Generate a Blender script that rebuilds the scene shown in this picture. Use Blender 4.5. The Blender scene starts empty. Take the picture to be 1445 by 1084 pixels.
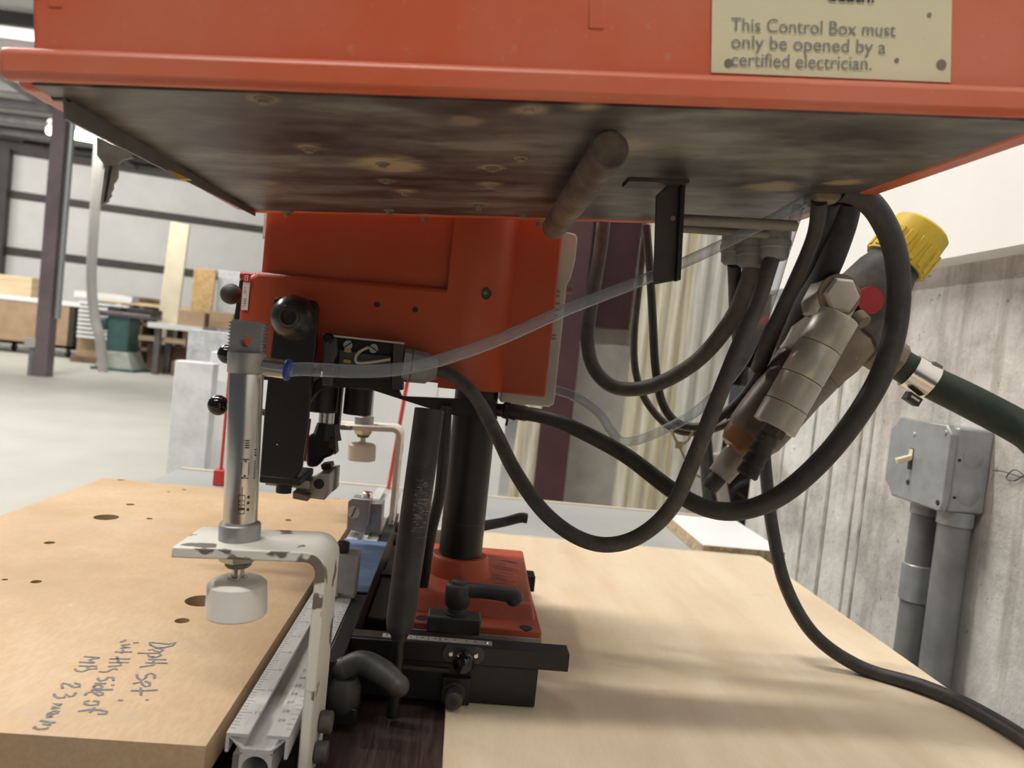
import bpy, bmesh, math, random
from mathutils import Vector, Matrix
random.seed(7)
SC = bpy.context.scene
COL = SC.collection
# ------------------------------------------------------------------ camera
F, CX, CY = 1044.0, 722.5, 542.0
u0, v0, hs = (655 - CX) / F, (490 - CY) / F, 0.105
yd = Vector((u0, v0, 1)).normalized()
upd = Vector((hs, -1, v0 - hs * u0)).normalized()
xd = yd.cross(upd).normalized()
RM = Matrix((xd, yd, upd))
EYE = Vector((0, 0, 1.12))
cam_d = bpy.data.cameras.new('camera')
cam = bpy.data.objects.new('camera', cam_d); COL.objects.link(cam)
rt, dn, fw = (RM @ Vector(a) for a in ((1, 0, 0), (0, 1, 0), (0, 0, 1)))
m4 = Matrix.Identity(4)
for i in range(3):
    m4[i][0], m4[i][1], m4[i][2], m4[i][3] = rt[i], -dn[i], -fw[i], EYE[i]
cam.matrix_world = m4
cam_d.sensor_width = 36; cam_d.lens = 36 * F / 1445.0
cam_d.clip_start = 0.02; cam_d.clip_end = 200
cam_d.dof.use_dof = True; cam_d.dof.focus_distance = 0.5; cam_d.dof.aperture_fstop = 11
SC.camera = cam
# ------------------------------------------------------------------ light
w = bpy.data.worlds.new('world'); SC.world = w; w.use_nodes = True
bg = w.node_tree.nodes['Background']
bg.inputs[0].default_value = (0.86, 0.93, 1.0, 1); bg.inputs[1].default_value = 0.09
def area(name, loc, size, power, col=(1, 0.95, 0.87), target=None):
    d = bpy.data.lights.new(name, 'AREA'); d.shape = 'RECTANGLE'
    d.size, d.size_y = size; d.energy = power; d.color = col
    o = bpy.data.objects.new(name, d); COL.objects.link(o); o.location = loc
    if target is not None:
        o.rotation_euler = (Vector(target) - Vector(loc)).to_track_quat('-Z', 'Y').to_euler()
    return o
area('strip_lamp_over', (-1.3, 1.35, 4.4), (2.4, 0.16), 140)
area('strip_lamp_near', (-1.5, -1.25, 4.4), (2.4, 0.16), 95)
area('fill_side', (0.9, -1.3, 4.4), (2.4, 0.16), 36)  # added fill that brightens the pier and sheets behind the machine
area('strip_lamp_hall', (-5.0, 6.0, 5.2), (0.6, 5.0), 470)
area('fill_far_wall', (-9.5, 13.0, 5.0), (10.0, 0.8), 640, target=(-9.5, 19.5, 2.0))  # added fill tilted at the far hall wall to brighten it, not a fixture
vs = SC.view_settings
vs.view_transform = 'Standard'; vs.look = 'None'; vs.exposure = 0.0; vs.gamma = 1.0; vs.use_curve_mapping = False

# ------------------------------------------------------------------ helpers
def ray(px, py): return RM @ Vector(((px - CX) / F, (py - CY) / F, 1))
def PY(px, py, Y): d = ray(px, py); return EYE + d * (Y / d.y)
def PZ(px, py, z): d = ray(px, py); return EYE + d * ((z - EYE.z) / d.z)
def PX(px, py, x): d = ray(px, py); return EYE + d * (x / d.x)
def PP(px, py, p0, n): d = ray(px, py); return EYE + d * ((Vector(p0) - EYE).dot(n) / d.dot(n))
V = Vector

class NT:
    def __init__(s, name):
        s.m = bpy.data.materials.new(name); s.m.use_nodes = True
        s.t = s.m.node_tree; s.b = s.t.nodes['Principled BSDF']; s.out = s.t.nodes['Material Output']
        s.pos = None
    def n(s, typ, **kw):
        x = s.t.nodes.new(typ)
        for k, v in kw.items():
            if k.startswith('i'): x.inputs[int(k[1:])].default_value = v
            else: setattr(x, k, v)
        return x
    def l(s, a, b): s.t.links.new(a, b)
    def P(s, scale=(1, 1, 1)):
        if s.pos is None: s.pos = s.n('ShaderNodeNewGeometry').outputs['Position']
        if scale == (1, 1, 1): return s.pos
        mp = s.n('ShaderNodeMapping'); mp.inputs['Scale'].default_value = scale
        s.l(s.pos, mp.inputs['Vector']); return mp.outputs[0]
    def noise(s, scale, detail=4, rough=.55, stretch=(1, 1, 1)):
        x = s.n('ShaderNodeTexNoise'); x.inputs['Scale'].default_value = scale
        x.inputs['Detail'].default_value = detail; x.inputs['Roughness'].default_value = rough
        s.l(s.P(stretch), x.inputs['Vector']); return x.outputs['Fac']
    def ramp(s, fac, stops):
        r = s.n('ShaderNodeValToRGB'); e = r.color_ramp.elements
        while len(e) < len(stops): e.new(.5)
        for k, (p, c) in enumerate(stops):
            e[k].position = p; e[k].color = (c if len(c) == 4 else (*c, 1)) if hasattr(c, '__len__') else (c, c, c, 1)
        s.l(fac, r.inputs[0]); return r.outputs[0]
    def mix(s, fac, a, b, mode='MIX'):
        x = s.n('ShaderNodeMixRGB', blend_type=mode)
        for k, v in ((0, fac), (1, a), (2, b)):
            if hasattr(v, 'is_linked') or hasattr(v, 'links'): s.l(v, x.inputs[k])
            else: x.inputs[k].default_value = v if k == 0 else (*v, 1)
        return x.outputs[0]
    def bump(s, fac, strength, dist=.002):
        x = s.n('ShaderNodeBump'); x.inputs['Strength'].default_value = strength; x.inputs['Distance'].default_value = dist
        s.l(fac, x.inputs['Height']); s.l(x.outputs[0], s.b.inputs['Normal'])

def mat(name, col, rough=.5, metal=0., var=.15, scale=40, col2=None, stretch=(1, 1, 1), bump=0., bscale=None, spec=None, lo=.35, hi=.65, dist=.001):
    t = NT(name); b = t.b
    c2 = col2 or tuple(max(0, c * (1 - var * 2)) for c in col)
    f = t.noise(scale, 5, .6, stretch)
    t.l(t.ramp(f, [(lo, c2), (hi, col)]), b.inputs['Base Color'])
    b.inputs['Roughness'].default_value = rough; b.inputs['Metallic'].default_value = metal
    if spec is not None: b.inputs['Specular IOR Level'].default_value = spec
    if bump: t.bump(t.noise(bscale or scale * 3, 3, .6, stretch), bump, dist)
    return t.m
def dust(name, col, dcol, rough=.55, scale=25, amt=.5, fine=160, metal=0., bump=.1, spec=None, stretch=(1, 1, 1)):
    """painted or metal skin with patchy dust and small specks"""
    t = NT(name)
    a = t.ramp(t.noise(scale, 6, .65, stretch), [(.42, 0.), (.75, amt)])
    c = t.mix(a, col, dcol)
    k = t.ramp(t.noise(fine, 3, .5, stretch), [(.66, 0.), (.74, min(1, amt * .7))])
    c = t.mix(k, c, dcol)
    t.l(c, t.b.inputs['Base Color'])
    t.b.inputs['Roughness'].default_value = rough; t.b.inputs['Metallic'].default_value = metal
    if spec is not None: t.b.inputs['Specular IOR Level'].default_value = spec
    if bump: t.bump(t.noise(fine * 2, 3), bump, .0004)
    return t.m
M = {}
M['orange'] = dust('orange_paint', (.45, .066, .018), (.50, .16, .09), .42, 18, .20, 300, bump=.06)
M['orange_base'] = dust('orange_base_paint', (.42, .075, .035), (.48, .20, .15), .45, 22, .5, 240)
M['orange_box'] = dust('orange_box_paint', (.56, .112, .046), (.58, .25, .185), .34, 7, .5, 200, bump=.05)
M['black'] = mat('black_paint', (.009, .009, .010), .45, 0, .2, 50, bump=.08)
M['black_rub'] = dust('black_rubber', (.020, .020, .020), (.12, .11, .10), .6, 40, .35, 260)
M['plastic'] = dust('dark_grey_plastic', (.035, .035, .037), (.12, .12, .12), .5, 50, .35, 300)
M['gloss'] = mat('glossy_black_knob', (.008, .008, .008), .09, 0, .1, 20)
M['cable'] = dust('dark_cable_sheath', (.034, .033, .032), (.11, .105, .10), .52, 90, .35, 320)
M['cable_b'] = dust('grey_cable_sheath', (.060, .056, .052), (.17, .15, .13), .58, 90, .5, 260)
M['green_hose'] = dust('green_rubber_hose', (.012, .03, .02), (.07, .07, .055), .6, 70, .4, 220)
M['alu'] = mat('aluminium_extrusion', (.70, .70, .69), .38, .35, .08, 30, stretch=(40, 2, 40), bump=.05)
M['alu_dull'] = mat('dull_cast_aluminium', (.40, .40, .40), .45, .7, .12, 60)
M['steel'] = mat('brushed_steel', (.62, .60, .56), .26, 1., .08, 90, stretch=(1, 1, .06))
M['chrome'] = mat('chromed_steel', (.72, .71, .69), .18, 1., .05, 30)
M['zinc'] = mat('yellow_zinc', (.55, .56, .42), .34, .8, .2, 120, col2=(.45, .52, .44))
M['nylon'] = mat('white_nylon', (.83, .82, .78), .45, 0, .05, 30); 
M['nylon'].node_tree.nodes['Principled BSDF'].inputs['Subsurface Weight'].default_value = .15
M['nylon'].node_tree.nodes['Principled BSDF'].inputs['Subsurface Radius'].default_value = (.004, .004, .003)
t = NT('chipped_white_paint')
sp_ = t.n('ShaderNodeSeparateXYZ'); t.l(t.P(), sp_.inputs[0])
lt_ = t.n('ShaderNodeMath', operation='LESS_THAN', i1=.37225); t.l(sp_.outputs[1], lt_.inputs[0])
ma_ = t.n('ShaderNodeMath', operation='MULTIPLY_ADD', i1=.055); t.l(lt_.outputs[0], ma_.inputs[0]); t.l(t.noise(42, 3, .5), ma_.inputs[2])
ch = t.ramp(ma_.outputs[0], [(.60, 0.), (.615, 1.)])
c = t.mix(t.ramp(t.noise(30, 4), [(.35, 0.), (.7, 1.)]), (.66, .65, .60), (.74, .73, .66))
c = t.mix(ch, c, (.17, .14, .12)); t.l(c, t.b.inputs['Base Color']); t.b.inputs['Roughness'].default_value = .45
t.bump(ch, .3, .0004); M['white_paint'] = t.m
M['white_panel'] = mat('white_panel', (.80, .81, .81), .6, 0, .04, 6, bump=.05)
M['foam'] = mat('foam_sheet', (.78, .80, .81), .8, 0, .10, 14, bump=.3, bscale=60, dist=.004)
M['foam_g'] = mat('speckled_foam', (.66, .68, .70), .85, 0, .18, 30, bump=.4, bscale=50, dist=.005)
t = NT('mdf')
c = t.ramp(t.noise(9, 6, .62), [(.3, (.40, .27, .15)), (.55, (.49, .345, .21)), (.75, (.56, .42, .285))])
c = t.mix(t.ramp(t.noise(420, 2, .5, (1, .35, 1)), [(.40, .30), (.62, 0.)]), c, (.42, .26, .13))
c = t.mix(t.ramp(t.noise(6.5, 5, .7), [(.56, 0.), (.66, .55)]), c, (.42, .33, .27))
c = t.mix(t.ramp(t.noise(13, 6, .75), [(.66, 0.), (.70, .5), (.74, 0.)]), c, (.78, .62, .46))
t.l(c, t.b.inputs['Base Color']); t.b.inputs['Roughness'].default_value = .62; t.bump(t.noise(500, 2), .08, .0004); M['mdf'] = t.m
t = NT('plywood_birch')
c = t.ramp(t.noise(7, 6, .6, (3.2, .6, 1)), [(.3, (.70, .55, .38)), (.6, (.80, .67, .50)), (.8, (.83, .72, .56))])
c = t.mix(t.ramp(t.noise(24, 3, .5, (1, 3.4, 1)), [(.66, 0.), (.72, .28)]), c, (.55, .40, .26))
c = t.mix(t.ramp(t.noise(150, 2, .5, (5, .6, 1)), [(.4, .12), (.6, 0.)]), c, (.58, .44, .29))
t.l(c, t.b.inputs['Base Color']); t.b.inputs['Roughness'].default_value = .42; M['ply'] = t.m
t = NT('brown_laminate')
c = t.ramp(t.noise(60, 5, .7, (6, .35, 1)), [(.35, (.028, .016, .014)), (.65, (.085, .055, .048))])
t.l(c, t.b.inputs['Base Color']); t.b.inputs['Roughness'].default_value = .45; M['brown'] = t.m
t = NT('cast_concrete')
c = t.ramp(t.noise(8.5, 9, .72), [(.34, (.37, .355, .335)), (.47, (.58, .565, .54)), (.58, (.69, .675, .65)), (.70, (.84, .83, .81))])
c = t.mix(t.ramp(t.noise(3.2, 6, .68, (6, 6, .30)), [(.52, 0.), (.66, .65)]), c, (.30, .265, .225))
c = t.mix(t.ramp(t.noise(70, 3, .6), [(.68, 0.), (.71, .75)]), c, (.16, .145, .125))
t.l(c, t.b.inputs['Base Color']); t.b.inputs['Roughness'].default_value = .85; t.bump(t.noise(55, 8, .75), .8, .004); M['concrete'] = t.m
M['concrete_d'] = mat('stained_concrete_ridge', (.46, .43, .385), .9, 0, .25, 30, bump=.5)
t = NT('floor_concrete')
c = t.ramp(t.noise(.9, 7, .65), [(.3, (.50, .50, .465)), (.7, (.62, .62, .585))])
t.l(c, t.b.inputs['Base Color']); t.b.inputs['Roughness'].default_value = .5; M['floor'] = t.m
M['plaster'] = mat('white_wall_board', (.86, .86, .85), .6, 0, .02, 8)
M['insul'] = mat('white_faced_insulation', (.74, .745, .745), .55, 0, .05, 1.2, bump=.25, bscale=2.5, dist=.05)
M['girt'] = mat('dark_steel_girt', (.055, .048, .048), .6, 0, .15, 4)
M['purlin'] = mat('grey_steel_purlin', (.16, .155, .155), .55, .2, .15, 3)
M['maroon'] = mat('maroon_primer_steel', (.085, .035, .038), .5, 0, .2, 6, bump=.05)
M['maroon_far'] = mat('maroon_hall_column', (.20, .16, .175), .55, 0, .15, 2)
M['grey_lam'] = mat('grey_laminate', (.36, .37, .37), .4, 0, .08, 5)
M['band'] = mat('pale_edge_band', (.62, .55, .46), .55, 0, .1, 30)
M['particle'] = mat('particle_board', (.62, .48, .30), .8, 0, .25, 160)
M['melamine'] = mat('white_melamine', (.78, .80, .82), .35, 0, .02, 8)
t = NT('fibreglass_sheet')
c = t.ramp(t.noise(13, 6, .75, (5, 5, .07)), [(.34, (.44, .37, .20)), (.48, (.64, .59, .43)), (.62, (.80, .78, .70))])
t.l(c, t.b.inputs['Base Color']); t.b.inputs['Roughness'].default_value = .5; M['fibre'] = t.m
t = NT('fibreglass_sheet_grey')
c = t.ramp(t.noise(18, 6, .75, (5, 5, .07)), [(.34, (.42, .39, .32)), (.60, (.78, .77, .72))])
t.l(c, t.b.inputs['Base Color']); t.b.inputs['Roughness'].default_value = .5; M['fibre_g'] = t.m
M['precast'] = mat('pale_precast_concrete', (.76, .745, .70), .8, 0, .12, 9, bump=.15)
M['galv'] = mat('painted_galvanised_box', (.36, .385, .40), .38, .35, .10, 35, bump=.12, bscale=60)
M['galv_d'] = mat('grey_conduit', (.235, .24, .245), .5, .1, .12, 25)
M['ivory'] = mat('ivory_plastic', (.78, .72, .50), .4, 0, .03, 20)
M['yellow'] = dust('yellow_plastic', (.66, .50, .035), (.40, .32, .10), .5, 40, .5, 200)
M['cast_dirty'] = dust('dirty_die_cast', (.17, .14, .11), (.40, .31, .20), .6, 22, .75, 120, bump=.3)
M['dirty_silver'] = dust('dusty_silver', (.56, .55, .52), (.48, .38, .24), .4, 18, .75, 150, metal=.45)
M['black_dirty'] = dust('dusty_black_plastic', (.022, .022, .022), (.22, .19, .15), .6, 26, .6, 150)
M['red'] = mat('red_paint', (.62, .05, .035), .4, 0, .1, 20)
M['red_d'] = mat('red_strip', (.36, .012, .014), .4, 0, .1, 20)
M['blue_tape'] = mat('blue_masking_tape', (.12, .20, .37), .75, 0, .15, 60, bump=.2)
M['blue'] = mat('blue_plastic_ring', (.02, .06, .34), .35, 0, .05, 20)
M['cream'] = mat('cream_board', (.66, .61, .46), .6, 0, .06, 3)
M['osb'] = mat('strand_board', (.62, .42, .20), .75, 0, .2, 20)
M['card'] = mat('brown_cardboard', (.42, .29, .185), .8, 0, .1, 4)
M['pine'] = mat('pine_timber', (.72, .56, .36), .65, 0, .12, 6, stretch=(.3, .3, 3))
M['dark_wood'] = mat('dark_timber', (.20, .13, .085), .7, 0, .3, 4)
M['saw_green'] = mat('green_machine_paint', (.055, .13, .125), .5, 0, .12, 5)
M['saw_green_l'] = mat('dusty_green_base', (.42, .46, .42), .7, 0, .15, 5)
M['cast_iron'] = mat('cast_iron_table', (.20, .18, .19), .45, .5, .15, 4)
M['pvc'] = mat('grey_pvc_duct', (.52, .51, .49), .5, 0, .06, 4)
M['rust_bar'] = dust('grimy_steel_bar', (.075, .058, .052), (.33, .26, .18), .55, 26, .75, 140, metal=.2, bump=.25)
M['dark_steel'] = dust('dark_oxide_steel', (.045, .040, .038), (.15, .12, .09), .5, 30, .4, 200, metal=.3)
M['rod_grey'] = dust('dull_grey_rod', (.20, .19, .17), (.32, .28, .22), .5, 40, .5, 150, metal=.2)
M['off_white'] = dust('off_white_cover', (.50, .48, .44), (.34, .31, .26), .5, 30, .5, 200)
M['conn'] = dust('grey_cable_gland', (.24, .245, .25), (.16, .15, .14), .5, 40, .5, 200)
M['ink'] = mat('black_ink', (.02, .02, .022), .6, 0, .0, 20)
M['ink_g'] = mat('grey_print', (.20, .20, .20), .6, 0, .0, 20)
M['marker'] = mat('blue_black_marker', (.20, .205, .22), .6, 0, .25, 300)
M['sticker'] = dust('yellowed_sticker', (.66, .62, .42), (.50, .44, .30), .45, 25, .25, 260)
M['paper'] = mat('white_label', (.80, .79, .74), .5, 0, .03, 40)
M['cooking'] = mat('key_nickel', (.44, .42, .37), .5, .2, .2, 80)
M['wire'] = mat('pale_wire', (.55, .50, .43), .5, 0, .05, 40)
M['gold'] = mat('brass', (.62, .43, .13), .35, .9, .1, 50)
M['tie'] = mat('beige_nylon_tie', (.55, .48, .33), .5, 0, .05, 40)
M['amber'] = dust('amber_bowl', (.12, .085, .068), (.30, .25, .20), .35, 18, .7, 160)
M['amber_o'] = dust('orange_sediment', (.24, .085, .025), (.17, .11, .07), .3, 25, .7, 160)
M['yellow_tag'] = mat('amber_tag', (.66, .40, .08), .5, 0, .05, 40)
M['engrave'] = mat('engraved_line', (.07, .008, .006), .6, 0, 0, 40)
M['hole'] = mat('bored_hole', (.10, .06, .035), .8, 0, .2, 40)
def clear(name, col, op, rough=.08):
    t = NT(name); tr = t.n('ShaderNodeBsdfTransparent'); tr.inputs[0].default_value = (.93, .95, .97, 1)
    t.b.inputs['Base Color'].default_value = (*col, 1); t.b.inputs['Roughness'].default_value = rough
    mx = t.n('ShaderNodeMixShader'); fr = t.n('ShaderNodeLayerWeight'); fr.inputs[0].default_value = .45
    r = t.ramp(fr.outputs['Facing'], [(0., op), (1., min(1, op + .55))])
    t.l(r, mx.inputs[0]); t.l(tr.outputs[0], mx.inputs[1]); t.l(t.b.outputs[0], mx.inputs[2]); t.l(mx.outputs[0], t.out.inputs[0])
    return t.m
M['tube'] = clear('clear_air_tube', (.40, .45, .50), .20, .05)
M['bowl_clear'] = clear('clear_drain_cup', (.34, .31, .27), .55, .12)
t = NT('lamp_glow'); e = t.n('ShaderNodeEmission'); e.inputs[0].default_value = (1, .96, .86, 1); e.inputs[1].default_value = 9
t.l(e.outputs[0], t.out.inputs[0]); M['glow'] = t.m

def frame(d):
    d = V(d).normalized(); a = V((0, 0, 1)) if abs(d.z) < .9 else V((1, 0, 0))
    x = a.cross(d).normalized(); return x, d.cross(x), d
class G:
    def __init__(s): s.b = bmesh.new()
    def face(s, vs):
        try: return s.b.faces.new(vs)
        except ValueError: return None
    def box(s, c, size, mt=None):
        c = V(c); h = V(size) / 2; mt = mt or Matrix.Identity(3)
        v = [s.b.verts.new(c + mt @ V((h.x * i, h.y * j, h.z * k))) for i in (-1, 1) for j in (-1, 1) for k in (-1, 1)]
        for q in ((0, 1, 3, 2), (4, 6, 7, 5), (0, 4, 5, 1), (2, 3, 7, 6), (0, 2, 6, 4), (1, 5, 7, 3)): s.face([v[i] for i in q])
        return s
    def bx(s, x0, x1, y0, y1, z0, z1): return s.box(((x0 + x1) / 2, (y0 + y1) / 2, (z0 + z1) / 2), (abs(x1 - x0), abs(y1 - y0), abs(z1 - z0)))
    def lathe(s, p0, p1, prof, n=28, cap=True):
        """prof: list of (t along p0->p1 as fraction, radius)"""
        p0, p1 = V(p0), V(p1); x, y, d = frame(p1 - p0); L = (p1 - p0).length; rings = []
        for tt, r in prof:
            c = p0 + d * (tt * L)
            rings.append([s.b.verts.new(c + (x * math.cos(2 * math.pi * k / n) + y * math.sin(2 * math.pi * k / n)) * max(r, 1e-5)) for k in range(n)])
        for a, b in zip(rings, rings[1:]):
            for k in range(n): s.face([a[k], a[(k + 1) % n], b[(k + 1) % n], b[k]])
        if cap: s.face(rings[0][::-1]); s.face(rings[-1])
        return s
    def cyl(s, p0, p1, r, r1=None, n=28): return s.lathe(p0, p1, [(0, r), (1, r if r1 is None else r1)], n)
    def rod(s, p0, p1, r, ch=.0012, n=28):
        L = (V(p1) - V(p0)).length; f = min(.3, ch / L)
        return s.lathe(p0, p1, [(0, r - ch), (f, r), (1 - f, r), (1, r - ch)], n)
    def tube(s, pts, r, n=14, sub=8, cap=True):
        P = [V(p) for p in pts]; R = r if hasattr(r, '__len__') else [r] * len(P)
        Q, RR = [], []
        if sub > 1 and len(P) > 2:
            E = [P[0] * 2 - P[1]] + P + [P[-1] * 2 - P[-2]]
            for i in range(1, len(E) - 2):
                a, b_, c, d = E[i - 1:i + 3]
                for k in range(sub):
                    u = k / sub
                    Q.append(.5 * ((2 * b_) + (c - a) * u + (2 * a - 5 * b_ + 4 * c - d) * u * u + (3 * b_ - a - 3 * c + d) * u ** 3))
                    RR.append(R[i - 1] * (1 - u) + R[i] * u)
            Q.append(P[-1]); RR.append(R[-1])
        else: Q, RR = P, R
        t0 = (Q[1] - Q[0]).normalized(); x, y, _ = frame(t0); rings = []
        for i, q in enumerate(Q):
            tg = (Q[min(i + 1, len(Q) - 1)] - Q[max(i - 1, 0)]).normalized()
            ax = t0.cross(tg)
            if ax.length > 1e-7: 
                rot = Matrix.Rotation(t0.angle(tg), 3, ax.normalized()); x = rot @ x; y = rot @ y
            t0 = tg
            rings.append([s.b.verts.new(q + (x * math.cos(2 * math.pi * k / n) + y * math.sin(2 * math.pi * k / n)) * RR[i]) for k in range(n)])
        for a, b_ in zip(rings, rings[1:]):
            for k in range(n): s.face([a[k], a[(k + 1) % n], b_[(k + 1) % n], b_[k]])
        if cap: s.face(rings[0][::-1]); s.face(rings[-1])
        return s
    def prism(s, pts, vec):
        vec = V(vec); a = [s.b.verts.new(V(p)) for p in pts]; b = [s.b.verts.new(V(p) + vec) for p in pts]
        n = len(a); s.face(a[::-1]); s.face(b)
        for k in range(n): s.face([a[k], a[(k + 1) % n], b[(k + 1) % n], b[k]])
        return s
    def sphere(s, c, r, sc=(1, 1, 1), n=24):
        mt = Matrix.Translation(V(c)) @ Matrix.Diagonal((*[r * k for k in sc], 1))
        bmesh.ops.create_uvsphere(s.b, u_segments=n, v_segments=n // 2, radius=1, matrix=mt); return s
    def ribbon(s, pts, wd, nrm, lift=.00025):
        """flat ink stroke lying on a surface"""
        nrm = V(nrm); P = [V(p) + nrm * lift for p in pts]; prev = None
        for i, p in enumerate(P):
            tg = (P[min(i + 1, len(P) - 1)] - P[max(i - 1, 0)])
            if tg.length < 1e-9: tg = V((1, 0, 0))
            sd = tg.cross(nrm).normalized() * wd / 2
            cur = (s.b.verts.new(p + sd), s.b.verts.new(p - sd))
            if prev: s.face([prev[0], prev[1], cur[1], cur[0]])
            prev = cur
        return s
    def obj(s, name, m, parent=None, bev=0., smooth=True, seg=2, ang=38, fix=True, origin=None):
        if fix: bmesh.ops.recalc_face_normals(s.b, faces=s.b.faces)
        vs = [v.co for v in s.b.verts]
        if parent is not None:
            org = wloc(parent)
        elif origin is not None: org = V(origin)
        else:
            org = V((sum(v.x for v in vs) / len(vs), sum(v.y for v in vs) / len(vs), min(v.z for v in vs)))
        bmesh.ops.translate(s.b, verts=s.b.verts, vec=-org)
        me = bpy.data.meshes.new(name); s.b.to_mesh(me); s.b.free()
        if smooth:
            me.polygons.foreach_set('use_smooth', [True] * len(me.polygons)); me.set_sharp_from_angle(angle=math.radians(ang))
        me.materials.append(M[m] if isinstance(m, str) else m)
        o = bpy.data.objects.new(name, me); COL.objects.link(o)
        if parent is not None: o.parent = parent
        else: o.location = org
        if bev:
            md = o.modifiers.new('bevel', 'BEVEL'); md.width = bev; md.segments = seg; md.limit_method = 'ANGLE'; md.angle_limit = math.radians(40)
        return o
def wloc(o):
    p = V((0, 0, 0))
    while o is not None: p += o.location; o = o.parent
    return p
def tag(o, label, cat, group=None):
    o['label'] = label; o['category'] = cat
    if group: o['group'] = group
    return o
def thing(name, loc, label, cat, group=None):
    o = bpy.data.objects.new(name, None); COL.objects.link(o); o.location = loc; o.empty_display_size = .02
    return tag(o, label, cat, group)
def struct(o, label=None):
    o['kind'] = 'structure'
    if label: o['label'] = label
    return o
def text_mesh(name, body, org, ex, ey, size, m, parent, bold=0., align='LEFT', space=1.):
    """flat lettering on a surface: org = baseline start, ex = reading direction, ey = letter up"""
    cu = bpy.data.curves.new(name, 'FONT'); cu.body = body; cu.size = 1; cu.align_x = align; cu.offset = bold; cu.space_character = space; cu.resolution_u = 3
    tmp = bpy.data.objects.new('tmp_text', cu); COL.objects.link(tmp)
    dg = bpy.context.evaluated_depsgraph_get(); me = bpy.data.meshes.new_from_object(tmp.evaluated_get(dg))
    bpy.data.objects.remove(tmp); bpy.data.curves.remove(cu)
    ex, ey = V(ex).normalized(), V(ey).normalized(); nz = ex.cross(ey)
    po = wloc(parent)
    for v in me.vertices: v.co = V(org) + (ex * v.co.x + ey * v.co.y) * size + nz * .0003 - po
    me.name = name; me.materials.append(M[m])
    o = bpy.data.objects.new(name, me); COL.objects.link(o); o.parent = parent
    return o

Z = V((0, 0, 1)); X = V((1, 0, 0)); Yv = V((0, 1, 0))
# ================================================================== SETTING
struct(G().bx(-24, 10, -4, 28, -.1, 0).obj('floor', 'floor', origin=(0, 0, 0)))
# far hall wall: horizontal girts and white faced insulation
th = math.radians(13); wd = V((math.cos(th), math.sin(th), 0)); wn = V((-math.sin(th), math.cos(th), 0))
W0 = PY(0, 300, 20.5); W0.z = 0
def WP(px, py): return PP(px, py, W0, wn)
Rw = Matrix((wd, wn, Z)).transposed()
wall = struct(G().box(W0 + wd * 5 + wn * .1 + Z * 2.8, (40, .2, 5.6), Rw).obj('wall_far', 'insul', origin=W0))
for py in (206, 272, 352, 424):
    c = WP(0, py); z = c.z
    G().box(W0 + wd * 5 + Z * z - wn * .06, (40, .12, .18 if py > 206 else .34), Rw).obj('girt', 'girt', wall)
for px in (3,):
    p = WP(px, 350); G().box(V((p.x, p.y, 2.5)) - wn * .25, (.26, .3, 5.0), Rw).obj('wall_column', 'girt', wall)
# roof seen under the control box
rz = lambda t: 4.75 + .05 * t
ceil = struct(G().prism([V((-24, 6.5, 6.1)), V((6, 6.5, 6.1)), V((6, 25, 5.1)), V((-24, 25, 5.1))], (0, 0, .06)).obj('ceiling', 'insul', origin=(-6, 12, 5)))
for k in range(14):
    y = 7.2 + k * 1.12; z = 6.1 - (y - 6.5) / 18.5 * 1.0
    G().box((-9, y, z - .11), (30, .10, .2)).obj('purlin', 'purlin' if k % 3 else 'girt', ceil)
for k, xx in enumerate((-13.2, -9.4)):
    G().tube([(xx, 7, 5.85), (xx, 22, 5.0)], .07, 8, 1).obj('rafter', 'purlin', ceil)
# right hand concrete wall with white boarded wall above it
wr = struct(G().bx(.61, .90, -1.6, 1.47, 0, 1.289).obj('wall_right', 'concrete', origin=(.61, 0, 0)))
for px, wdt in ((1138, .006), (1168, .009), (1205, .005), (1219, .006), (1098, .005)):
    p = PX(px, 700, .61); G().bx(.6085, .612, p.y - wdt / 2, p.y + wdt / 2, 0, 1.27).obj('formwork_ridge', 'concrete_d', wr)
struct(G().bx(.572, .92, -1.6, 1.45, 1.289, 3.6).obj('trim_1', 'plaster', origin=(.6, 0, 1.289)))
# ================================================================== BENCH
bench = thing('workbench', (0, .4, 0), 'long bench with dark brown woodgrain top carrying the boring machine', 'workbench')
G().bx(-.39, .43, -.25, .965, .848, .874).obj('bench_top', 'brown', bench, .001)
G().bx(-.37, .41, -.2, -.17, .74, .848).obj('apron', 'dark_wood', bench); G().bx(-.37, .41, .90, .93, .74, .848).obj('apron', 'dark_wood', bench)
for x in (-.35, .38):
    for y in (-.2, .90): G().bx(x - .03, x + .03, y - .03, y + .03, 0, .848).obj('leg', 'dark_wood', bench)
tag(G().bx(.012, .428, -.25, .963, .874, .88).obj('plywood_sheet', 'ply', None, .0006), 'pale birch plywood sheet covering the bench beneath the hanging cables', 'plywood')
tag(G().bx(-.36, .43, .9655, .9755, .868, .8785).obj('edging_strip', 'band', None, .0008), 'thin pale wooden strip along the far edge of the plywood', 'wood strip')
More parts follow.
